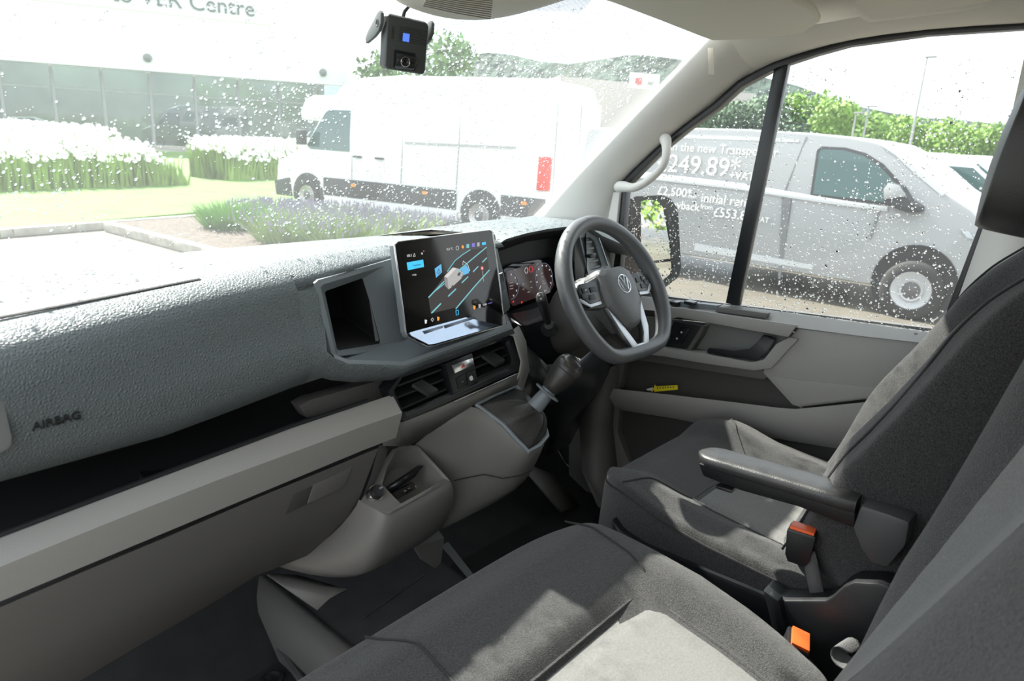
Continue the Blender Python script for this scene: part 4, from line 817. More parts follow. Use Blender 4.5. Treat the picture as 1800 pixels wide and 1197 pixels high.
# backrest
BS = .425
def bfrm(x, y, z, s, yaw=0):
    up = V(0, -s, 1).normalized(); return Matrix.Translation((x, y, z)) @ Matrix.Rotation(math.radians(yaw), 4, 'Z') @ Matrix(((-1, up.x, 0, 0), (0, up.y, up.z, 0), (0, up.z, -up.y, 0), (0, 0, 0, 1)))
BF = bfrm(.49, -.700, .735, BS, 8)      # a = -x, b = up along the back, c = forward
def bh(a, b):
    k = 1-.45*sm(.12, .30, b)
    return (.060*sm(.11, .20, abs(a))-.018*sm(.20, .27, abs(a)))*k+.018*math.exp(-((b+.12)/.12)**2)-.02*sm(.2, .33, b)
def bw(b): return .545-.10*sm(.05, .34, b)
mb = cushion(BF, .545, .68, .13, bh, e=6)
inv = BF.inverted()
for i, p in enumerate(mb.v):
    q = inv @ p; q.x *= bw(q.y)/.545; mb.v[i] = BF @ q
back = obj('backrest', mb, M_FAB, ds, ang=180)
obj('backrest_insert', patch(BF, bh, lambda t: (-.115, lerp(-.31, .29, t)), lambda t: (.115, lerp(-.31, .29, t))), M_INS, ds, ang=180, label='light grey backrest centre')
for s in (-1, 1): obj('seam', seam(BF, bh, [(s*.232, -.32), (s*.236, -.05), (s*.22, .12), (s*.19, .30)]), M_THREAD, back)
# headrest
HF = bfrm(.49, -.722, 1.155, .12, 6)
def hh(a, b): return .02*(1-(a/.16)**2)-.01*(b/.12)**2
hr_ = obj('headrest', cushion(HF, .285, .245, .085, hh, e=3.2, edge=.035), M_VINYL, ds, ang=180, label='black padded headrest')
obj('seam', MB().tube([HF @ V(*outline(k, 72, .274, .234, 3.2), -.012) for k in range(73)], .0016, 5), M_THREAD, hr_)
for s in (-1, 1): obj('headrest_post', MB().tube([V(.49+s*.06, -.79, 1.0), V(.49+s*.06, -.775, 1.10)], .006, 8), M_CHROME, ds)
# armrest
AX = .182
AT = [at(1216, 805, x=AX), at(1222, 795, x=AX), at(1512, 884, x=AX), at(1510, 893, x=AX), at(1490, 925, x=AX), at(1440, 905, x=AX), at(1330, 866, x=AX), at(1240, 835, x=AX), at(1220, 825, x=AX)]
ups = [(1215, 812), (1221, 794), (1300, 812), (1400, 843), (1505, 876)]; los = [(1217, 822), (1232, 836), (1300, 862), (1400, 890), (1500, 928)]
rows = []
for t in (0, .012, .035, .07, .11, .2, .4, .6, .8, .97, .985, .992):
    p, q = at(lerp(1215, 1508, t), lerp(795, 879, t), x=AX), at(lerp(1219, 1502, t), lerp(819, 908, t), x=AX)
    m_ = p.lerp(q, .5)+V(.033, 0, 0); hh_ = (p-q)*.5; e_ = math.sqrt(max(0, 1-(1-min(1, t/.11))**2)); e_ = max(.25, e_); k2 = 1 if t < .98 else .94
    rows.append([m_+V(.034*k2*e_*math.copysign(abs(math.cos(a))**.55, math.cos(a)), 0, 0)+hh_*(.4+.6*e_)*k2*math.copysign(abs(math.sin(a))**.55, math.sin(a)) for a in [2*math.pi*k/20 for k in range(20)]])
PADROWS = rows
rows = []
for (a, b), (c, d), wd in zip(ups[1:], los[1:], (.048, .06, .064, .064)):
    p, q = at(a, b, x=AX), at(c, d, x=AX); mid = p.lerp(q, .5)
    rows.append([mid+V(.002, 0, 0), mid+V(wd, 0, 0), q+V(wd-.006, 0, -.004), q+V(.008, 0, -.004)])
am = obj('armrest', MB().loft(rows, True, True), M_BLACK, ds, bevel=.004, label='black folding armrest on the inner side of the seat')
obj('armrest_pad', MB().loft(PADROWS, True, True), M_VINYL, am, ang=50, label='padded top of the armrest')
obj('height_catch', MB().prism([at(a, b, x=AX+.004) for a, b in ((1257, 853), (1286, 862), (1286, 868), (1258, 859))], (.03, 0, 0)), M_SATIN, am, bevel=.002)
obj('armrest_hinge', MB().prism([at(a, b, x=AX-.004) for a, b in ((1512, 888), (1560, 903), (1600, 918), (1592, 960), (1560, 1000), (1528, 990), (1512, 965), (1498, 928))], (.07, 0, 0)), mat('pivot_charcoal', (.05, .05, .052), .45), am, bevel=.008, label='plain black pivot housing of the armrest')
# belt buckle of the driver
def buckle(name, label, top, bx, stalk, k=1.):
    b = thing(name, label, 'seat belt buckle', stalk[0])
    m_ = frame(top, *bx)
    mb = MB().loft([[m_ @ V(a*w*k, c*w2*k, h*k) for a, c in ((-1, -1), (1, -1), (1, 1), (-1, 1))] for h, w, w2 in ((-.058, .013, .009), (-.045, .018, .012), (-.004, .021, .0145), (0, .020, .0135))], True, True)
    bd = obj('buckle_body', mb, M_BLACK, b, bevel=.002)
    mb = MB().box((0, -.001, .0015), (.036*k, .022*k, .006*k)); mb.v = [m_ @ p for p in mb.v]
    obj('release_button', mb, M_ORANGE, b, bevel=.0015, label='orange release button')
    obj('buckle_strap', MB().loft([[p-Vector(bx[0])*.011*k, p+Vector(bx[0])*.011*k] for p in stalk]), M_BELT, b, solid=.004)
    return b
t = at(1412, 930, x=.20)
buckle('seat_belt_buckle', 'belt buckle on a stalk under the driver armrest', t, ((.15, -1, 0), (1, .15, 0)), [at(1440, 1058, x=.20), at(1432, 1020, x=.20), at(1425, 985, x=.20), at(1420, 965, x=.20)], 1.08)
# box between the seats
bxx = thing('seat_side_box', 'black plastic housing between driver seat and passenger bench', 'seat housing', at(1440, 1150, x=.17))
obj('housing_panel', MB().prism([at(a, b, x=.165) for a, b in ((1340, 1037), (1370, 1056), (1452, 1056), (1462, 1050), (1482, 1032), (1500, 1024), (1545, 1026), (1600, 1045), (1580, 1230), (1420, 1240), (1380, 1200))], (.05, 0, 0)), M_BLACK, bxx, bevel=.005)
obj('housing_fin', MB().prism([at(a, b, x=.15) for a, b in ((1350, 1045), (1368, 1056), (1382, 1110), (1372, 1125))], (.02, 0, 0)), M_SATIN, bxx, bevel=.003)
# ---- passenger bench
pb = thing('passenger_bench', 'charcoal double passenger seat with light grey centre panels', 'seat', (-.32, -.48, 0))
PW, PL_ = .94, .58
PF = Matrix.Translation((-.335, -.475, .405)) @ Matrix.Rotation(math.radians(2), 4, 'X')
def ph(a, b):
    front = sm(.035, .085, b); side = sm(.355, .41, a)
    return .030*max(front, side)-.022*sm(.2, .29, b)-.012*sm(.42, .47, a)+.006*math.sin(3*a)
PFI = PF.inverted()
def pwarp(p):
    q = PFI @ p; d = float(np.interp(q.y, [-.30, -.20, -.10, .02, .3], [.095, .078, .045, .018, .012])); q.x -= d*sm(-.1, .42, q.x); return PF @ q
mb = cushion(PF, PW, PL_, .12, ph, n=176, e=6); mb.v = [pwarp(p) for p in mb.v]
pcu = obj('seat_cushion', mb, M_FAB, pb, ang=180)
PT = patch(PF, ph, lambda t: (-.43, lerp(.055, -.29, t)), lambda t: (lerp(.355, .375, t), lerp(.055, -.29, t)), n=40)
PT.v = [pwarp(p) for p in PT.v]; PT.border = [pwarp(p) for p in PT.border]
si = obj('seat_insert', PT, M_INS, pb, ang=180, label='light grey bench seat centre'); obj('insert_piping', MB().tube([p+V(0, 0, .004) for p in PT.border], .0035, 6), M_FAB, si)
obj('seam', seam(PF, ph, [(.36, .06), (.385, .12), (.40, .2), (.405, .272)]), M_THREAD, pcu)
obj('seam', seam(PF, ph, [(-.06, .285), (-.03, .2), (-.05, .07)]), M_THREAD, pcu)
obj('pedestal', MB().box((-.33, -.5, .15), (.84, .44, .28)), M_BLACK, pb, bevel=.01)
# backrests as lofts along the reclined height: inner seat and outer seat
def backrest(x0, X1, right_b, left_b, name, parent):
    rows = []; ins = []
    for i in range(15):
        t = i/14; z = lerp(.36, 1.02, t); y0 = -.775-.445*(z-.515)
        x1 = X1-(lerp(.165, 0, sm(.44, .74, z)) if X1 > 0 else 0); w = 1-.12*sm(.75, 1, t); xm = (x0+x1)/2; r = []
        endc = math.sin(math.pi*min(1, max(0, (1-t)*6))/2)
        N = 24
        for j in range(N+1):
            u = j/N; x = xm+(lerp(x0, x1, u)-xm)*w
            c = (float(np.interp(z, [.4, .5, .6, .9], [-.01, .004, .042, .105])) if X1 > 0 else right_b)*sm(.62, .93, u)-.05*sm(.93, 1.0, u)+left_b*sm(.34, .07, u)-.05*sm(.07, 0, u)+.012*math.exp(-((t-.2)/.15)**2)
            r.append(V(x, y0+c*(.5+.5*endc)-(1-endc)*.05, z+c*.3))
        r += [V(xm+(x1-xm)*w-.01, y0-.11, z-.03), V(xm, y0-.12, z-.03), V(xm+(x0-xm)*w+.01, y0-.11, z-.03)]
        rows.append(r)
    return rows
inner = backrest(-.285, .178, .092, .03, 'inner', pb); outer = backrest(-.80, -.315, .045, .05, 'outer', pb)
ib = obj('inner_backrest', MB().loft(inner, True, True), M_FAB, pb, ang=60, label='charcoal backrest of the middle seat')
ob = obj('outer_backrest', MB().loft(outer, True, True), M_FAB, pb, ang=60, label='charcoal backrest of the outer seat')
obj('inner_backrest_insert', MB().loft([[p+V(0, .004 if 0 < k < 16 else -.004, .002 if 0 < k < 16 else 0) for k, p in enumerate(r[3:20])] for r in inner[1:13]]), M_INS, ib, ang=180, label='light grey backrest centre')
obj('backrest_gap_piping', MB().tube([r[23]+V(.006, .004, 0) for r in outer[2:13]], .006, 8), mat('blue_black_piping', (.012, .016, .022), .4), pb)
buckle('bench_belt_buckle', 'belt buckle with orange button beside the passenger bench cushion', at(1405, 1125, x=.10), ((1, .35, 0), (-.35, 1, .25)), [V(.10, -.69, .33), V(.10, -.685, .36), at(1408, 1150, x=.10)], 1.25)
bl = thing('belt_strap_loop', 'grey webbing loop next to the passenger bench backrest', 'strap', at(1480, 1165, x=.09))
pth = [at(1492, 1185, x=.085), at(1466, 1172, x=.09), at(1454, 1150, x=.095), at(1462, 1133, x=.10), at(1480, 1140, x=.105), at(1494, 1155, x=.105)]
obj('webbing', MB().loft([[p, p+V(.035, -.012, .006)] for p in pth]), M_BELT, bl, solid=.002, ang=180, sub=1)
# ================================================================ outside
GZ = -.78
M_ASPH = mat('wet_asphalt', (.135, .122, .10), .40, bump=.4, bscale=40, bdist=.01, var=.3, vscale=.6)
M_LAWN = mat('mown_grass', (.085, .185, .02), .8, var=.4, vscale=1.2, bump=.6, bscale=60, bdist=.03)
M_SOIL = mat('bark_soil', (.095, .074, .058), .9, var=.4, vscale=9, bump=.8, bscale=25, bdist=.03)
M_CONC = mat('kerb_concrete', (.40, .38, .33), .8, var=.2, vscale=5)
M_VW = mat('white_van_paint', (.80, .81, .82), .25, coat=.5)
M_VG = mat('silver_grey_van_paint', (.33, .34, .345), .3, coat=.5)
M_TYRE = mat('tyre_rubber', (.03, .03, .03), .8)
M_WGL = mat('dark_vehicle_glass', (.05, .11, .105), .05, spec=.7)
M_CLAD = mat('dark_cladding', (.045, .047, .05), .6)
M_RIMW = mat('steel_wheel_silver', (.45, .45, .45), .4, .6)
ground = struct('ground', MB().poly([V(-160, -120, GZ), V(200, -120, GZ), V(200, 200, GZ), V(-160, 200, GZ)]), M_ASPH, 'wet car park asphalt')
K = [at(-260, 440, z=-.66), at(0, 405, z=-.66), at(190, 386, z=-.66), at(345, 373, z=-.66), at(500, 363, z=-.66)]
far = [V(40, 34, -.67), V(16, 38.5, -.67), V(-30, 58, -.67)]
struct('lawn', MB().prism([K[0]+V(-8, 6, 0)]+K+far, (0, 0, -.1)), M_LAWN, 'bright green lawn beyond the kerb')
def kerb(name, a, b, n, label, w=.14, h=.13):
    d = (b-a).normalized(); s = V(-d.y, d.x, 0); L = (b-a).length/n
    o = obj(name, MB().box(a.lerp(b, .5)+V(0, 0, -.09), (L*n, w*.8, .1), Matrix.Rotation(math.atan2(d.y, d.x), 3, 'Z')), M_CONC, kind='structure', label=label)
    st = MB().box((0, 0, 0), (L*.985, w, h), Matrix.Rotation(math.atan2(d.y, d.x), 3, 'Z'))
    first = None
    for k in range(n):
        p = a.lerp(b, (k+.5)/n)+V(0, 0, -h/2+.015)
        if first is None: first = obj('kerbstone', st, M_CONC, o, bevel=.015); first.location = p
        else:
            c = first.copy(); COL.objects.link(c); c.location = p; c.parent = o
    return o
kerb('kerb', K[1]+V(-2.6, -.35, 0), at(520, 366, z=-.66), 9, 'long concrete kerb along the lawn')
kc = at(190, 392, z=-.64); kd = at(470, 462, z=-.64)
kerb('bed_kerb', kc, kd, 6, 'concrete kerb angled around the planting bed', .16, .14)
struct('planting_bed', MB().prism([kc, kd, V(kd.x+3, kd.y-2, -.68), V(9.2, 6, -.68), at(760, 410, z=-.68), at(520, 372, z=-.68), at(350, 380, z=-.68)], (0, 0, -.08)), M_SOIL, 'brown bark planting bed inside the kerb')
M_LAV = mat('lavender_green', (.24, .33, .13), .8, var=.3, vscale=3); M_LAVF = mat('lavender_flower', (.30, .28, .36), .8)
def blades(n, rx, ry, h, lean, w, seed, flat=.2):
    rnd = random.Random(seed); g = MB(); tips = []
    for k in range(n):
        a = rnd.uniform(0, 6.283); r = math.sqrt(rnd.random()); x, y = rx*r*math.cos(a)*.8, ry*r*math.sin(a)*.8
        hh_ = h*(1-flat*r*r)*rnd.uniform(.65, 1.05); tx, ty = x+lean*math.cos(a)*r*rnd.uniform(.5, 1.3), y+lean*math.sin(a)*r*rnd.uniform(.5, 1.3)
        d = rnd.uniform(0, 3.14); ww = V(math.cos(d), math.sin(d), 0)*w
        p0, p1, p2 = V(x, y, 0), V(lerp(x, tx, .55), lerp(y, ty, .55), hh_*.6), V(tx, ty, hh_)
        g.add([p0-ww, p0+ww, p1+ww*.8, p1-ww*.8, p2], [[0, 1, 2, 3], [3, 2, 4]]); tips.append(p2)
    return g, tips
for i, (px, py, rx, h, lab, fl) in enumerate(((418, 402, .62, .52, 'small rounded green shrub at the near end of the planting bed', 0), (535, 425, .85, .55, 'larger grey-green lavender clump beside the small shrub', 1), (600, 432, .75, .50, 'low lavender clump at the right of the planting bed', 1), (490, 384, .8, .35, 'purple flowering lavender behind the green shrub', 2), (585, 392, .9, .36, 'purple flowering lavender in front of the white van wheel', 2), (690, 404, .9, .32, 'purple lavender under the white van sill', 2))):
    p = at(px, py, z=-.68); t = thing('lavender_bush', lab, 'shrub', tuple(p), world_parts=False, group='lavender shrubs in the bed')
    g, tips = blades(900, rx, rx, h, rx*.5, .011, 50+i)
    obj('foliage', g, M_LAV if i else mat('shrub_green', (.16, .32, .07), .8, var=.3, vscale=3), t, rec=False, kind='stuff')
    if fl:
        f = MB()
        for q in tips[::(5 if fl == 1 else 2)]: f.add([q+V(-.018, 0, -.02), q+V(.018, 0, -.02), q+V(0, 0, .07), q+V(0, .018, -.02), q+V(0, -.018, -.02)], [[0, 1, 2], [3, 4, 2]])
        obj('flower_spikes', f, M_LAVF, t, rec=False, kind='stuff')
# ox-eye daisies
M_STEM = mat('meadow_stems', (.19, .29, .05), .8, var=.35, vscale=1.5); M_PETAL = mat('white_petals', (.85, .86, .82), .7)
def meadow(name, label, a, b, depth, n, h, seed):
    rnd = random.Random(seed); g = MB(); f = MB(); d = b-a; back = V(-.35, 1, 0)
    for k in range(n):
        u = rnd.random(); v = rnd.random(); p = a+d*u+back*depth*v; p.z = -.68
        hh_ = h*rnd.uniform(.75, 1.1)*(1-.4*sm(.88, 1, u))*(.65+.35*sm(0, .25, v)); q = p+V(rnd.uniform(-.15, .15), rnd.uniform(-.15, .15), hh_)
        w = V(rnd.uniform(.012, .026), rnd.uniform(-.01, .01), 0)
        g.add([p-w*2, p+w*2, q], [[0, 1, 2]])
        if rnd.random() < .95-.7*sm(.82, .97, u)-.45*(v < .06):
            r = rnd.uniform(.04, .075); n3 = V(rnd.uniform(-.6, .6), -1, rnd.uniform(.2, 1)).normalized(); e1 = n3.orthogonal().normalized(); e2 = n3.cross(e1)
            f.add([q+(e1*math.cos(j*1.0472)+e2*math.sin(j*1.0472))*r for j in range(6)], [[0, 1, 2, 3, 4, 5]])
    o = obj(name, g, M_STEM, rec=False, kind='stuff'); tag(o, label, 'flowers')
    obj('daisy_heads', f, M_PETAL, o, rec=False, kind='stuff')
meadow('daisy_meadow', 'tall bank of white daisies on the lawn at the left', at(-60, 340, z=-.68), at(335, 326, z=-.68), 9, 9000, 1.35, 3)
meadow('daisy_patch', 'smaller patch of white daisies behind the white van bonnet', at(405, 318, z=-.68), at(560, 312, z=-.68), 1.6, 2200, 1.15, 4)
# ---------------------------------------------------------------- vehicles (built on the plane of their near side)
class Side:
    """near side plane of a vehicle; s(px,py) gives points on it, 'away' points into the vehicle"""
    def __init__(s, p, head):
        s.p = Vector(p); s.h = Vector((head[0], head[1], 0)).normalized(); s.away = V(-s.h.y, s.h.x, 0)
        if s.away.dot(Vector(CAM)-s.p) > 0: s.away = -s.away
        s.n = tuple(s.away)
    def __call__(s, px, py, d=0):
        q = at(px, py, pl=(tuple(s.p), s.n)); t = max(0, q.z-(GZ+1.05))*.13
        return q+s.away*(d+t*.0)
    def loc(s, x, z, d=0): return s.p+s.h*x+V(0, 0, z-s.p.z+GZ)+s.away*d
def shell(mb, pts, S, W, belt, k):
    """side outline pts swept across the width with tumblehome above the belt height"""
    c = sum(pts, V(0, 0, 0))/len(pts); rows = []
    for d, sc in ((0, .985), (.04, .997), (.12, 1.), (W/2, 1.004), (W-.12, 1.), (W-.04, .997), (W, .985)):
        r = []
        for p in pts:
            q = c+(p-c)*sc; q = q+S.away*d; t = max(0, p.z-GZ-belt)*k*(1-2*d/W)
            r.append(q+S.away*t)
        rows.append(r)
    return mb.loft(rows, True, True)
def wheel(par, S, x, r, W, name='wheel', d0=-.075, hub=M_RIMW):
    c = S.loc(x, r, d0); ax = S.away
    w = obj(name, MB().lathe(c, ax, [(.03, r*.62), (.0, r*.68), (.0, r*.9), (.03, r), (.20, r), (.22, r*.9)], 36, False), M_TYRE, par, ang=50)
    obj('wheel_rim', MB().lathe(c, ax, [(.02, r*.66), (.012, r*.62), (.03, r*.55), (.05, r*.40), (.02, r*.36), (.03, r*.30)], 30, False), hub, w, ang=40)
    obj('wheel_hub', MB().lathe(c, ax, [(.03, r*.31), (.026, r*.2), (.015, r*.14), (.012, .0)], 20), mat('hub_dark_grey', (.10, .10, .10), .5), w, ang=40)
    return w
# white high-roof van
fw = at(543, 372, z=GZ); rw = at(843, 412, z=GZ); SV = Side(fw, fw-rw)
wv = thing('white_panel_van', 'white high-roof panel van parked beyond the planting bed', 'van', tuple(fw), group=None)
body = [SV.loc(x, z) for x, z in ((.98, .30), (1.03, .55), (.98, .95), (.85, 1.10), (.30, 1.32), (.10, 1.42), (-.62, 2.42), (-.95, 2.72), (-1.5, 2.88), (-2.5, 2.93), (-5.7, 2.90), (-5.95, 2.84), (-6.05, 2.6), (-6.08, .95), (-6.08, .45), (-5.2, .35), (-4.0, .35), (-.5, .35), (.5, .30))]
obj('van_body', shell(MB(), body, SV, 2.05, 1.15, .075), M_VW, wv, bevel=.03)
def vpan(name, pts, S, belt, k, m_, par, th=.012, off=-.008, **kw):
    return obj(name, MB().prism([S.loc(x, z, off+max(0, z-belt)*k) for x, z in pts], S.away*th), m_, par, **kw)
vpan('cab_window', [(.02, 1.46), (-.50, 2.16), (-.62, 2.22), (-1.22, 2.22), (-1.22, 1.38), (-.1, 1.38)], SV, 1.15, .075, M_WGL, wv)
vpan('side_cladding', [(-.48, .42), (-.48, .80), (-4.02, .80), (-4.02, .42)], SV, 1.15, .075, M_CLAD, wv, off=-.02, th=.03, bevel=.01)
vpan('rear_cladding', [(-5.05, .42), (-5.05, .80), (-6.0, .80), (-6.0, .42)], SV, 1.15, .075, M_CLAD, wv, off=-.02, th=.03, bevel=.01)
vpan('front_bumper', [(1.0, .30), (1.05, .62), (.56, .72), (.50, .30)], SV, 1.15, .075, M_CLAD, wv, off=-.03, th=.05, bevel=.02)
vpan('sill', [(-.5, .22), (-.5, .40), (-4.05, .40), (-4.05, .22)], SV, 1.15, .075, M_VW, wv, off=-.01, th=.05)
vpan('door_rail', [(-2.7, 1.62), (-2.7, 1.66), (-5.3, 1.70), (-5.3, 1.66)], SV, 1.15, .075, mat('van_rail_grey', (.35, .35, .35), .4), wv, off=-.015)
for x in (0, -4.59):
    obj('wheel_arch', MB().lathe(SV.loc(x, .40, -.012), SV.away, [(0, .46), (.03, .46)], 40), M_CLAD, wv); wheel(wv, SV, x, .36, 2)
vpan('tail_lamp', [(-5.80, .95), (-5.80, 1.55), (-6.06, 1.55), (-6.06, .95)], SV, 1.15, .075, mat('tail_lamp_red', (.70, .06, .04), .25), wv, off=-.02, th=.05, bevel=.01)
for x in (-1.3, -3.2, -5.5): vpan('marker_lamp', [(x, .66), (x, .72), (x-.12, .72), (x-.12, .66)], SV, 1.15, .075, mat('marker_amber', (.9, .30, .04), .4), wv, off=-.03)
for x in (-1.35, -1.95): vpan('door_handle', [(x, 1.27), (x, 1.31), (x-.22, 1.31), (x-.22, 1.27)], SV, 1.15, .075, M_CLAD, wv, off=-.03, th=.03)
for x in (-1.28, -2.62, -4.0): vpan('panel_gap', [(x, .82), (x, 2.6), (x-.012, 2.6), (x-.012, .82)], SV, 1.15, .075, mat('panel_gap_grey', (.25, .25, .25), .6), wv, off=-.003)
obj('van_mirror', MB().box(SV.loc(.0, 1.62, -.16), (.16, .22, .32)), M_CLAD, wv, bevel=.03)
obj('windscreen', MB().prism([SV.loc(.12, 1.46, .16), SV.loc(-.60, 2.44, .22), SV.loc(-.60, 2.44, 1.83), SV.loc(.12, 1.46, 1.89)], SV.h*.03), M_WGL, wv)
for d in (.12, 1.62): obj('headlamp', MB().box(SV.loc(.96, .98, d+.15), (.3, .18, .2)), mat('lamp_glass', (.5, .55, .58), .1), wv, bevel=.03)
for d in (.06, 1.04): obj('rear_door', MB().prism([SV.loc(-6.085, .75, d+.04), SV.loc(-6.085, 2.55, d+.06), SV.loc(-6.085, 2.55, d+.92), SV.loc(-6.085, .75, d+.92)], -SV.h*.02), M_VW, wv, bevel=.008)
# luton-bodied camper behind
cp0 = at(512, 303, z=GZ); SL = Side(cp0, (-.3, -1)); lh = V(-.25, .97, 0)
SL = Side(cp0+V(1.0, .4, 0), (-.25, .97))
lu = thing('camper_van', 'white over-cab camper parked behind the white van', 'camper', tuple(cp0))
obj('cab_body', shell(MB(), [SL.loc(x, z) for x, z in ((.95, .3), (1.0, .6), (.9, 1.0), (.2, 1.3), (-.6, 2.0), (-1.2, 2.0), (-1.2, .3))], SL, 1.95, 1.1, .08), M_VW, lu, bevel=.03)
obj('living_box', shell(MB(), [SL.loc(x, z) for x, z in ((.25, 2.05), (.30, 2.35), (.0, 2.85), (-.4, 3.0), (-5.0, 3.0), (-5.2, 2.8), (-5.2, .5), (-1.2, .5), (-1.2, 2.0))], SL, 2.2, 4, 0), M_VW, lu, bevel=.05)
vpan('cab_window', [(.05, 1.36), (-.5, 1.92), (-1.1, 1.92), (-1.1, 1.34)], SL, 1.1, .08, M_WGL, lu)
obj('windscreen', MB().prism([SL.loc(.22, 1.34, .14), SL.loc(-.48, 1.98, .18), SL.loc(-.48, 1.98, 1.77), SL.loc(.22, 1.34, 1.81)], SL.h*.03), M_WGL, lu)
for x in (0, -3.6): wheel(lu, SL, x, .35, 2)
# silver-grey van with price lettering
ST = Side(at(1592, 560, z=GZ), (0, -1))
gv = thing('grey_panel_van', 'silver-grey panel van with white price lettering parked outside the driver door', 'van', tuple(ST.p))
gx = lambda px, py, d=0: (lambda q: ST((px), (py))+ST.away*d)(0)
prof = [(1725, 560), (1745, 520), (1745, 440), (1735, 400), (1712, 372), (1660, 338), (1618, 300), (1575, 268), (1540, 250), (1490, 240), (1420, 233), (1300, 226), (1120, 222)]
pp = [ST(*p) for p in prof]; rear_z = [p.z for p in pp][-1]
pp += [V(pp[-1].x, 6.15, rear_z-.05), V(pp[-1].x, 6.3, GZ+.9), V(pp[-1].x, 6.25, GZ+.33), ST(1300, 505), ST(1500, 540)]
for i in (0,): pp[i].z = GZ+.33
pp[-1].z = GZ+.33; pp[-2].z = GZ+.33
GK, GB_ = .10, 1.1
obj('van_body', shell(MB(), pp, ST, 1.95, GB_, GK), M_VG, gv, bevel=.03)
def gpan(name, pxs, m_, off=-.008, th=.012, par=None, **k):
    pts = []
    for p in pxs:
        q = ST(*p); pts.append(q+ST.away*(off+max(0, q.z-GZ-GB_)*GK))
    return obj(name, MB().prism(pts, ST.away*th), m_, par or gv, **k)
gpan('door_window', [(1428, 341), (1437, 266), (1442, 262), (1480, 264), (1515, 274), (1545, 293), (1580, 330), (1590, 352), (1560, 356)], M_WGL)
gpan('window_surround', [(1423, 345), (1432, 264), (1440, 257), (1482, 259), (1519, 269), (1550, 288), (1586, 326), (1598, 357), (1560, 361)], mat('van_rubber', (.05, .05, .05), .5), off=-.004)
gpan('front_windscreen_edge', [(1545, 256), (1580, 272), (1660, 340), (1655, 345), (1600, 300), (1570, 272)], mat('van_light_panel', (.55, .57, .58), .3), off=-.006)
gpan('van_mirror', [(1560, 358), (1558, 332), (1568, 320), (1590, 326), (1605, 350), (1625, 362), (1624, 372), (1600, 372)], M_CLAD, off=-.20, th=.2, bevel=.02)
gpan('mirror_cap', [(1561, 350), (1560, 332), (1568, 321), (1588, 326), (1600, 344)], M_VG, off=-.215, th=.03, bevel=.01)
for pts in (((1372, 350), (1412, 240), (1414, 240), (1374, 350)), ((1374, 350), (1390, 350), (1372, 490), (1368, 490)), ((1545, 365), (1548, 365), (1530, 420), (1527, 420))):
    gpan('panel_gap', pts, mat('van_gap_grey', (.20, .205, .21), .6), off=-.004)
gpan('waist_band', [(1110, 300), (1300, 322), (1440, 346), (1560, 364), (1560, 372), (1440, 356), (1300, 334), (1110, 312)], mat('van_waist_light', (.58, .6, .61), .25), off=-.012, bevel=.004)
gpan('roof_gutter', [(1110, 234), (1300, 240), (1400, 246), (1400, 250), (1300, 246), (1110, 240)], mat('van_waist_light', (.58, .6, .61), .25), off=-.006)
for q, s in (((1640, 345), 1),): pass
wc = ST(1592, 505); wr = .355
obj('wheel_arch', MB().lathe(ST.loc(-.0, .43, -.012), ST.away, [(0, .47), (.03, .47)], 40), M_BLACK, gv)
wheel(gv, ST, 0, wr, 2, hub=mat('white_steel_wheel', (.45, .46, .47), .4)); wheel(gv, ST, -3.6, wr, 2)
def gtext(name, body, px, py, size, align='CENTER', ext=.002):
    q = ST(px, py); q = q+ST.away*(-.012+max(0, q.z-GZ-GB_)*GK)
    return text(name, body, size, frame(q, (0, -1, 0), (GK, 0, 1)), M_PETAL, gv, ext, align)
gtext('headline_lettering', 'in the new Transporter', 1265, 263, .17); gtext('price_lettering', '£249.89*', 1222, 292, .36); gtext('tax_lettering', '+VAT', 1302, 310, .15)
gtext('deposit_lettering', '£2,500*', 1185, 338, .18); gtext('deposit_note_lettering', 'min', 1217, 345, .09); gtext('initial_lettering', 'initial rental', 1282, 353, .18)
gtext('payback_lettering', 'payback', 1202, 362, .16); gtext('from_lettering', 'from', 1243, 364, .10); gtext('amount_lettering', '£553.89', 1288, 377, .18); gtext('vat_note_lettering', '+VAT', 1337, 386, .10)
gpan('small_print', [(1222, 427), (1430, 466), (1428, 474), (1220, 440)], mat('faint_print', (.55, .57, .58), .5), off=-.003, th=.004)
gpan('side_lamp', [(1688, 402), (1705, 408), (1712, 420), (1700, 418)], mat('lamp_glass', (.5, .55, .58), .1), off=-.01)
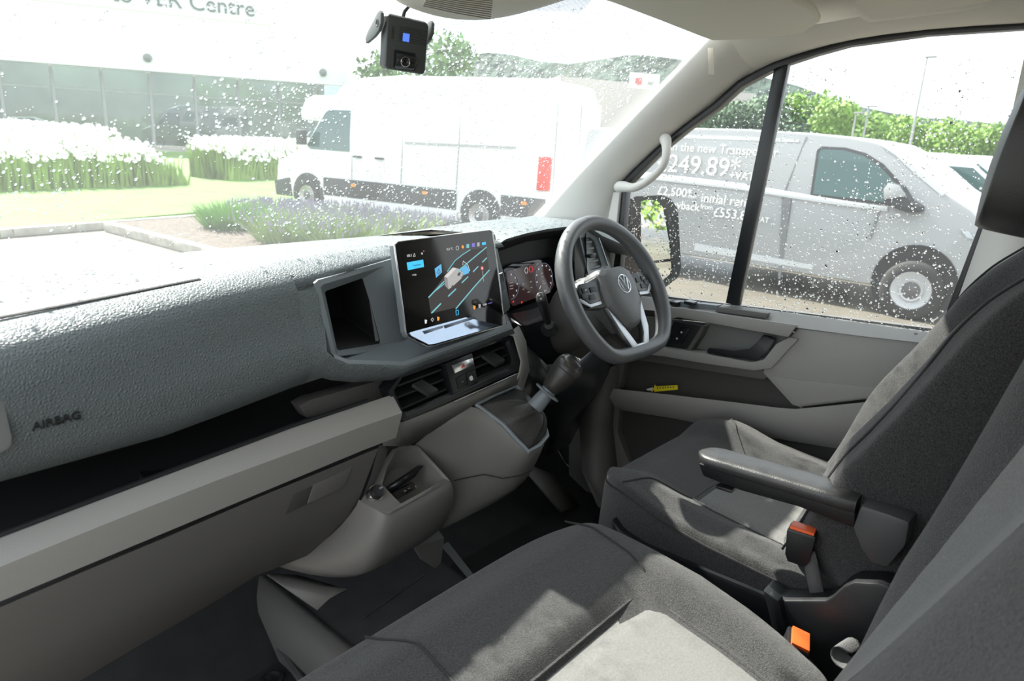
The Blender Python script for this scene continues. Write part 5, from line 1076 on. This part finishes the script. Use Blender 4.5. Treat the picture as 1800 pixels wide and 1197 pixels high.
# neighbours of the grey van
def simple_van(name, label, loc, head, kind, paint, group=None):
    S = Side(Vector(loc), head); t = thing(name, label, 'van' if kind != 'car' else 'car', loc, group=group)
    if kind == 'van': pts = ((.95, .3), (1.0, .7), (.85, 1.05), (.1, 1.25), (-.75, 1.85), (-1.3, 1.97), (-4.0, 1.95), (-4.1, .9), (-4.05, .3)); b, W = 1.1, 1.9
    elif kind == 'high': pts = ((.95, .3), (1.0, .7), (.9, 1.05), (.2, 1.35), (-.6, 2.3), (-1.3, 2.6), (-5.3, 2.6), (-5.4, .9), (-5.4, .3)); b, W = 1.1, 2.0
    else: pts = ((.85, .3), (.9, .6), (.7, .8), (-.1, .95), (-.8, 1.4), (-1.8, 1.45), (-2.8, 1.1), (-3.3, .95), (-3.3, .3)); b, W = .9, 1.75
    obj('vehicle_body', shell(MB(), [S.loc(*p) for p in pts], S, W, b, .1), paint, t, bevel=.03)
    wpt = {'van': ((-.1, 1.3), (-.7, 1.78), (-1.6, 1.8), (-1.6, 1.25)), 'high': ((.0, 1.4), (-.55, 2.1), (-1.2, 2.1), (-1.2, 1.35)), 'car': ((-.2, .98), (-.85, 1.33), (-1.8, 1.36), (-2.5, 1.05))}[kind]
    vpan('side_window', wpt, S, b, .1, M_WGL, t)
    fa, fb = {'van': ((.06, 1.27), (-.70, 1.83)), 'high': ((.18, 1.38), (-.55, 2.25)), 'car': ((-.12, .97), (-.76, 1.37))}[kind]
    obj('windscreen', MB().prism([S.loc(*fa, .15), S.loc(*fb, .2), S.loc(*fb, W-.2), S.loc(*fa, W-.15)], S.h*.02+V(0, 0, .02)), M_WGL, t)
    for x in (0, pts[-1][0]+.9): wheel(t, S, x, .33, 2)
    return t
simple_van('white_van', 'white van directly behind the grey van, only its sloping front showing', (11.9, .55, GZ), (0, -1), 'van', M_VW, 'vans in the row behind the grey van')
simple_van('white_van', 'second white van further along the row behind the grey van', (15.2, .35, GZ), (0, -1), 'van', M_VW, 'vans in the row behind the grey van')
simple_van('white_box_van', 'distant white high van near the lamp post', (27.5, 6.6, GZ), (0, 1), 'van', M_VW)
simple_van('white_high_van', 'distant white van partly behind the headrest', (30, 1.0, GZ), (-1, 0), 'high', M_VW)
simple_van('blue_car', 'small blue car parked far off beside the white vans', (24.0, 1.6, GZ), (.1, -1), 'car', mat('blue_car_paint', (.05, .12, .30), .3, coat=.5))
# ---------------------------------------------------------------- showroom building
A, B = V(11.242, 47.606, 0), V(28.6, 40.6, 0); bd = (B-A).normalized(); A = A-bd*32; bn_ = V(-bd.y, bd.x, 0)
if bn_.dot(Vector(CAM)-A) > 0: bn_ = -bn_
LB = (B-A).length
bld = thing('showroom_building', 'white showroom building with glazed ground floor', 'building', tuple(A.lerp(B, .5)+V(0, 0, -.7)))
def bq(u, z, d=0): return A+bd*u+V(0, 0, z)+bn_*d
obj('upper_wall', MB().prism([bq(0, 3.55, -1.2), bq(LB, 3.55, -1.2), bq(LB, 13, -1.2), bq(0, 13, -1.2)], bn_*1.0), mat('white_cladding', (.80, .82, .83), .5), bld, label='white upper cladding')
obj('rear_wall', MB().prism([bq(0, -.8, 6), bq(LB, -.8, 6), bq(LB, 5.2, 6), bq(0, 5.2, 6)], bn_*.3), mat('glazing_reflection_green', (.30, .34, .27), .7, var=.4, vscale=.4), bld)  # green mottling in this colour stands in for what the glazing reflects
obj('sign_board_shadow_gap', MB().prism([bq(u, z, -1.22) for u, z in ((LB-30, 6.65), (LB-4.5, 6.65), (LB-4.5, 6.72), (LB-30, 6.72))], bn_*.03), mat('sign_edge_cream', (.60, .57, .50), .6), bld)
M_LET = mat('dark_sign_lettering', (.10, .12, .12), .5)
q = at(326, 3, pl=(tuple(bq(0, 0, -1.25)), tuple(bn_))); text('building_lettering', 'to VER Centre', 1.25, frame(q, bd, (0, 0, 1)), M_LET, bld, .03)
M_FAC = glass_mat('facade_glass', .02, (.55, .62, .62))
MU = [int(0)]
us = [k*2.45 for k in range(int(LB/2.45)+1)]+[LB]
for u0, u1 in zip(us[:-1], us[1:]):
    for z0, z1 in ((-.68, 2.3), (2.36, 3.55)):
        obj('facade_pane', MB().prism([bq(u0+.04, z0), bq(u1-.04, z0), bq(u1-.04, z1), bq(u0+.04, z1)], bn_*.05), M_FAC, bld)
M_MUL = mat('mullion_grey', (.32, .34, .34), .4)
for u in us: obj('mullion', MB().box(bq(u, 1.42, -.03), (.14, .14, 4.3)), M_MUL, bld)
obj('transom', MB().prism([bq(0, 2.29, -.05), bq(LB, 2.29, -.05), bq(LB, 2.37, -.05), bq(0, 2.37, -.05)], bn_*.1), M_MUL, bld)
obj('plinth', MB().prism([bq(0, -.8, -.3), bq(LB, -.8, -.3), bq(LB, -.62, -.3), bq(0, -.62, -.3)], bn_*.5), M_CONC, bld)
for u in (LB-25.5, LB-11.5, LB-1.6): obj('wall_lamp', MB().lathe(bq(u, 4.25, -1.2), -bn_, [(0, .22), (.12, .24), (.3, .16), (.35, .0)], 14), mat('wall_lamp_grey', (.16, .18, .18), .4), bld)
simple_van('reflection_car', 'white car put in for a reflection in the showroom glazing', tuple(bq(LB-19.5, -.7, 1.2)), tuple(-bd), 'car', M_VW)  # reflected car, added as a solid vehicle behind the panes
simple_van('reflection_van', 'grey high van put in for a reflection in the showroom glazing right of the white car', tuple(bq(LB-11.2, -.7, 1.4)), tuple(-bd), 'high', M_VG)  # likewise a reflection, modelled as a van inside
# ---------------------------------------------------------------- trees
M_TRUNK = mat('bark', (.10, .075, .055), .9)
def leafmat(n, c): return mat(n, c, .7, var=.35, vscale=.5)
LM = [leafmat('leaf_bright', (.20, .34, .06)), leafmat('leaf_mid', (.12, .24, .06)), leafmat('leaf_grey', (.10, .17, .09))]
def tree_mesh(seed, n=2600, R=2.6, H=6.2):
    rnd = random.Random(seed); g = MB(); cl = [(V(rnd.uniform(-.65, .65)*R, rnd.uniform(-.65, .65)*R, H*.62+rnd.uniform(-.38, .30)*H), rnd.uniform(.35, .6)*R) for _ in range(14)]
    for k in range(n):
        c, r = cl[k % len(cl)]; d = V(rnd.gauss(0, 1), rnd.gauss(0, 1), rnd.gauss(0, 1)).normalized(); p = c+d*r*rnd.uniform(.72, 1.05); p.z = max(.4, p.z)
        e1 = V(rnd.gauss(0, 1), rnd.gauss(0, 1), rnd.gauss(0, 1)).normalized(); e2 = e1.cross(d+V(.01, 0, 0)).normalized(); s = rnd.uniform(.12, .26)
        g.add([p-e1*s, p+e2*s*.6, p+e1*s, p-e2*s*.6], [[0, 1, 2, 3]])
    return g
protos = []
TM = []
for i in range(3):
    me = obj('crown', tree_mesh(20+i), LM[0], rec=False); TM.append(me.data); bpy.data.objects.remove(me)
def tree(loc, s, mi, ti, label, group, sz=1.):
    t = thing('tree', label, 'tree', loc, rotz=random.uniform(0, 6), group=group, world_parts=False); t.scale = (s, s, s*sz)
    me = TM[ti].copy() if (ti, mi) not in tree.cache else tree.cache[(ti, mi)]
    if (ti, mi) not in tree.cache: me.materials.clear(); me.materials.append(LM[mi]); tree.cache[(ti, mi)] = me
    c = bpy.data.objects.new('crown', me); COL.objects.link(c); c.parent = t
    if tree.trunk is None:
        tr_ = obj('trunk', MB().tube([V(0, 0, 0), V(.05, 0, 2), V(0, .1, 4.2)], [.22, .16, .06], 8), M_TRUNK); tree.trunk = tr_.data; bpy.data.objects.remove(tr_)
    b = bpy.data.objects.new('trunk', tree.trunk); COL.objects.link(b); b.parent = t
tree.cache = {}; tree.trunk = None
rnd = random.Random(5)
ORD = 'first second third fourth fifth sixth seventh eighth ninth tenth eleventh twelfth thirteenth fourteenth fifteenth'.split()
for k in range(15):
    px = 1225+k*42; top = np.interp(px, [1225, 1290, 1350, 1400, 1440, 1480, 1540, 1600, 1680, 1760, 1860], [185, 165, 160, 155, 148, 158, 180, 192, 200, 208, 212])
    x = 52+rnd.uniform(-4, 6); q = at(px, float(top), x=x); h = q.z-GZ
    tree((q.x, q.y, GZ-.3), max(.5, h/7.3), (0 if px > 1420 else 2), k % 3, ORD[k]+' tree from the left in the green row beyond the parked vans', 'row of trees beyond the vans', 1.05)
for k in range(11):
    px = 1240+k*58; q = at(px, 235+(px-1240)*.06, x=44); tree((q.x, q.y, GZ-.3), max(.35, (q.z-GZ)/7), k % 2, (k+1) % 3, ORD[k]+' low bush from the left before the green tree row', 'bushes before the tree row')
q = at(757, 38, y=38); tree((q.x, q.y, GZ), (q.z-GZ)/7.2, 1, 0, 'tall tree rising behind the dash camera', None)
q = at(700, 90, y=36); tree((q.x, q.y, GZ), (q.z-GZ)/7.2, 1, 1, 'shorter tree left of the tall tree behind the dash camera', None)
for k, (x, y, s, ti) in enumerate(((-1, -24, 1.0, 0), (2.5, -27, 1.2, 1), (6, -25, .9, 2), (10, -30, 1.1, 1))): tree((x, y, GZ), s, 0, ti, ORD[k]+' of the green trees behind the cab seen in the door mirror', 'trees seen in the mirror')
simple_van('red_striped_van', 'white van with red flanks reflected in the door mirror', (3.4, -15.5, GZ), (0, 1), 'van', mat('red_van_paint', (.62, .05, .04), .35))
# distant wooded ridge ahead and to the right
rd = MB(); rows = []
for px, py in ((740, 112), (800, 98), (860, 92), (900, 96), (950, 108), (1000, 112), (1050, 105), (1100, 97), (1130, 96), (1180, 102), (1230, 110), (1300, 125), (1400, 150), (1500, 185), (1600, 205), (1700, 212), (1800, 222), (2000, 240)):
    p = at(px, py, pl=((90, 60, 0), (.8, .6, 0))); rows.append([V(p.x+10, p.y+7, p.z*.7), p, p+V(-4, -3, -2-p.z*.25), V(p.x-14, p.y-10, GZ)])
struct('wooded_ridge', rd.loft(rows), mat('distant_woodland', (.045, .070, .055), .9, var=.5, vscale=.35, bump=1, bscale=.8, bdist=.8), 'distant wooded ridge on the skyline', ang=60)
# warehouse with sign beyond the white van
wh = thing('far_warehouse', 'pale low warehouse with a white sign on the far side of the car park', 'building', tuple(at(1130, 200, y=40)))
w0, w1 = at(985, 134, y=46), at(1330, 165, y=40)
obj('warehouse_wall', MB().prism([V(w0.x, w0.y, GZ), V(w1.x, w1.y, GZ), w1, w0], (4, 6, 0)), mat('warehouse_beige', (.52, .49, .45), .7), wh)
sg = obj('warehouse_sign', MB().prism([at(a, b, y=38) for a, b in ((1110, 127), (1160, 131), (1158, 158), (1108, 154))], (.1, .2, 0)), M_PETAL, wh)
obj('sign_emblem', MB().prism([at(a, b, y=37.9) for a, b in ((1119, 136), (1129, 137), (1128, 149), (1118, 148))], (.02, .05, 0)), mat('sign_red', (.65, .12, .10), .5), sg)
text('sign_lettering', 'red', .7, frame(at(1144, 146, y=37.9), (1, -.1, 0), (0, 0, 1)), M_LET, sg, .01)
# lamp posts
for px0, py0, px1, py1, lab in ((1597, 262, 1630, 102, 'tall slim lamp post rising above the row of trees'), (1512, 250, 1527, 188, 'shorter pole left of the tall lamp post'), (1499, 245, 1505, 200, 'short grey pole at the edge of the trees')):
    b0, t0 = at(px0, py0, x=40), at(px1, py1, x=40); b0 = V(t0.x, t0.y, GZ)
    lpz = thing('lamp_post', lab, 'lamp post', tuple(b0))
    obj('post', MB().tube([b0, t0], [.085, .04], 8), mat('galvanised_steel', (.36, .37, .37), .5, .5), lpz)
    obj('lamp_head', MB().box(t0+V(-.15, -.2, .03), (.25, .5, .08)), mat('galvanised_steel', (.36, .37, .37), .5, .5), lpz, bevel=.02)
# ---------------------------------------------------------------- rain drops
def drops(name, label, surf, n, seed, rmin=.0008, rmax=.0030, area=None, tear=.3):
    rnd = random.Random(seed); vs = []; fs = []; K_ = 7
    done = 0
    while done < n:
        r_ = surf(rnd)
        if r_ is None: continue
        p, nn, dn = r_; done += 1
        r = rmin+(rmax-rmin)*rnd.random()**2.6; sd = dn.cross(nn).normalized(); el = 1+tear*rnd.random(); sk = rnd.uniform(-.4, .4); o_ = len(vs)
        d2 = (dn+sd*sk).normalized(); s2 = nn.cross(d2)
        wob = [rnd.uniform(.8, 1.15) for _ in range(K_)]
        for rr, hh_ in ((1., 0.), (.86, .34), (.5, .58)):
            for j in range(K_):
                a = 6.2832*j/K_; vs.append(p+(d2*math.cos(a)*el+s2*math.sin(a))*r*rr*wob[j]+nn*r*hh_)
        vs.append(p+nn*r*.66)
        for i in range(2):
            for j in range(K_):
                k = (j+1) % K_; fs.append([o_+i*K_+j, o_+i*K_+k, o_+(i+1)*K_+k, o_+(i+1)*K_+j])
        for j in range(K_): fs.append([o_+2*K_+j, o_+2*K_+(j+1) % K_, o_+3*K_])
        fs.append([o_+j for j in range(K_)][::-1])
    mb = MB(); mb.v = vs; mb.f = fs
    o = obj(name, mb, M_DROP, ang=50); tag(o, label, 'rain drops', kind='stuff'); return o
def ws_surf(rnd):
    s, t = rnd.uniform(-.95, .98), rnd.random()**.9
    den = .30+.7*sm(-.1, .5, s)+.25*math.sin(s*9+t*7)+.3*math.sin(t*13-s*5)
    if rnd.random() > den: return None
    p = WS(s, t, .0015); n_ = V(s*.25, .69, .72).normalized(); return p, n_, V(0, .72, -.69)
drops('windscreen_rain', 'scattered rain drops on the windscreen', ws_surf, 7500, 11, .0009, .0038)
def side_surf(rnd):
    y, z = rnd.uniform(-.68, .26), rnd.uniform(.72, 1.36)
    den = .35+.65*sm(1.2, .8, z)+.35*math.sin(y*17+z*9)+.4*sm(-.1, .1, y)
    if rnd.random() > den or z > 1.34-max(0, y+.14)*.93: return None
    return V(.8665, y, z), V(1, 0, 0), V(0, 0, -1)
drops('side_window_rain', 'rain drops on the driver door windows', side_surf, 5600, 12, .0008, .0032, tear=.2)
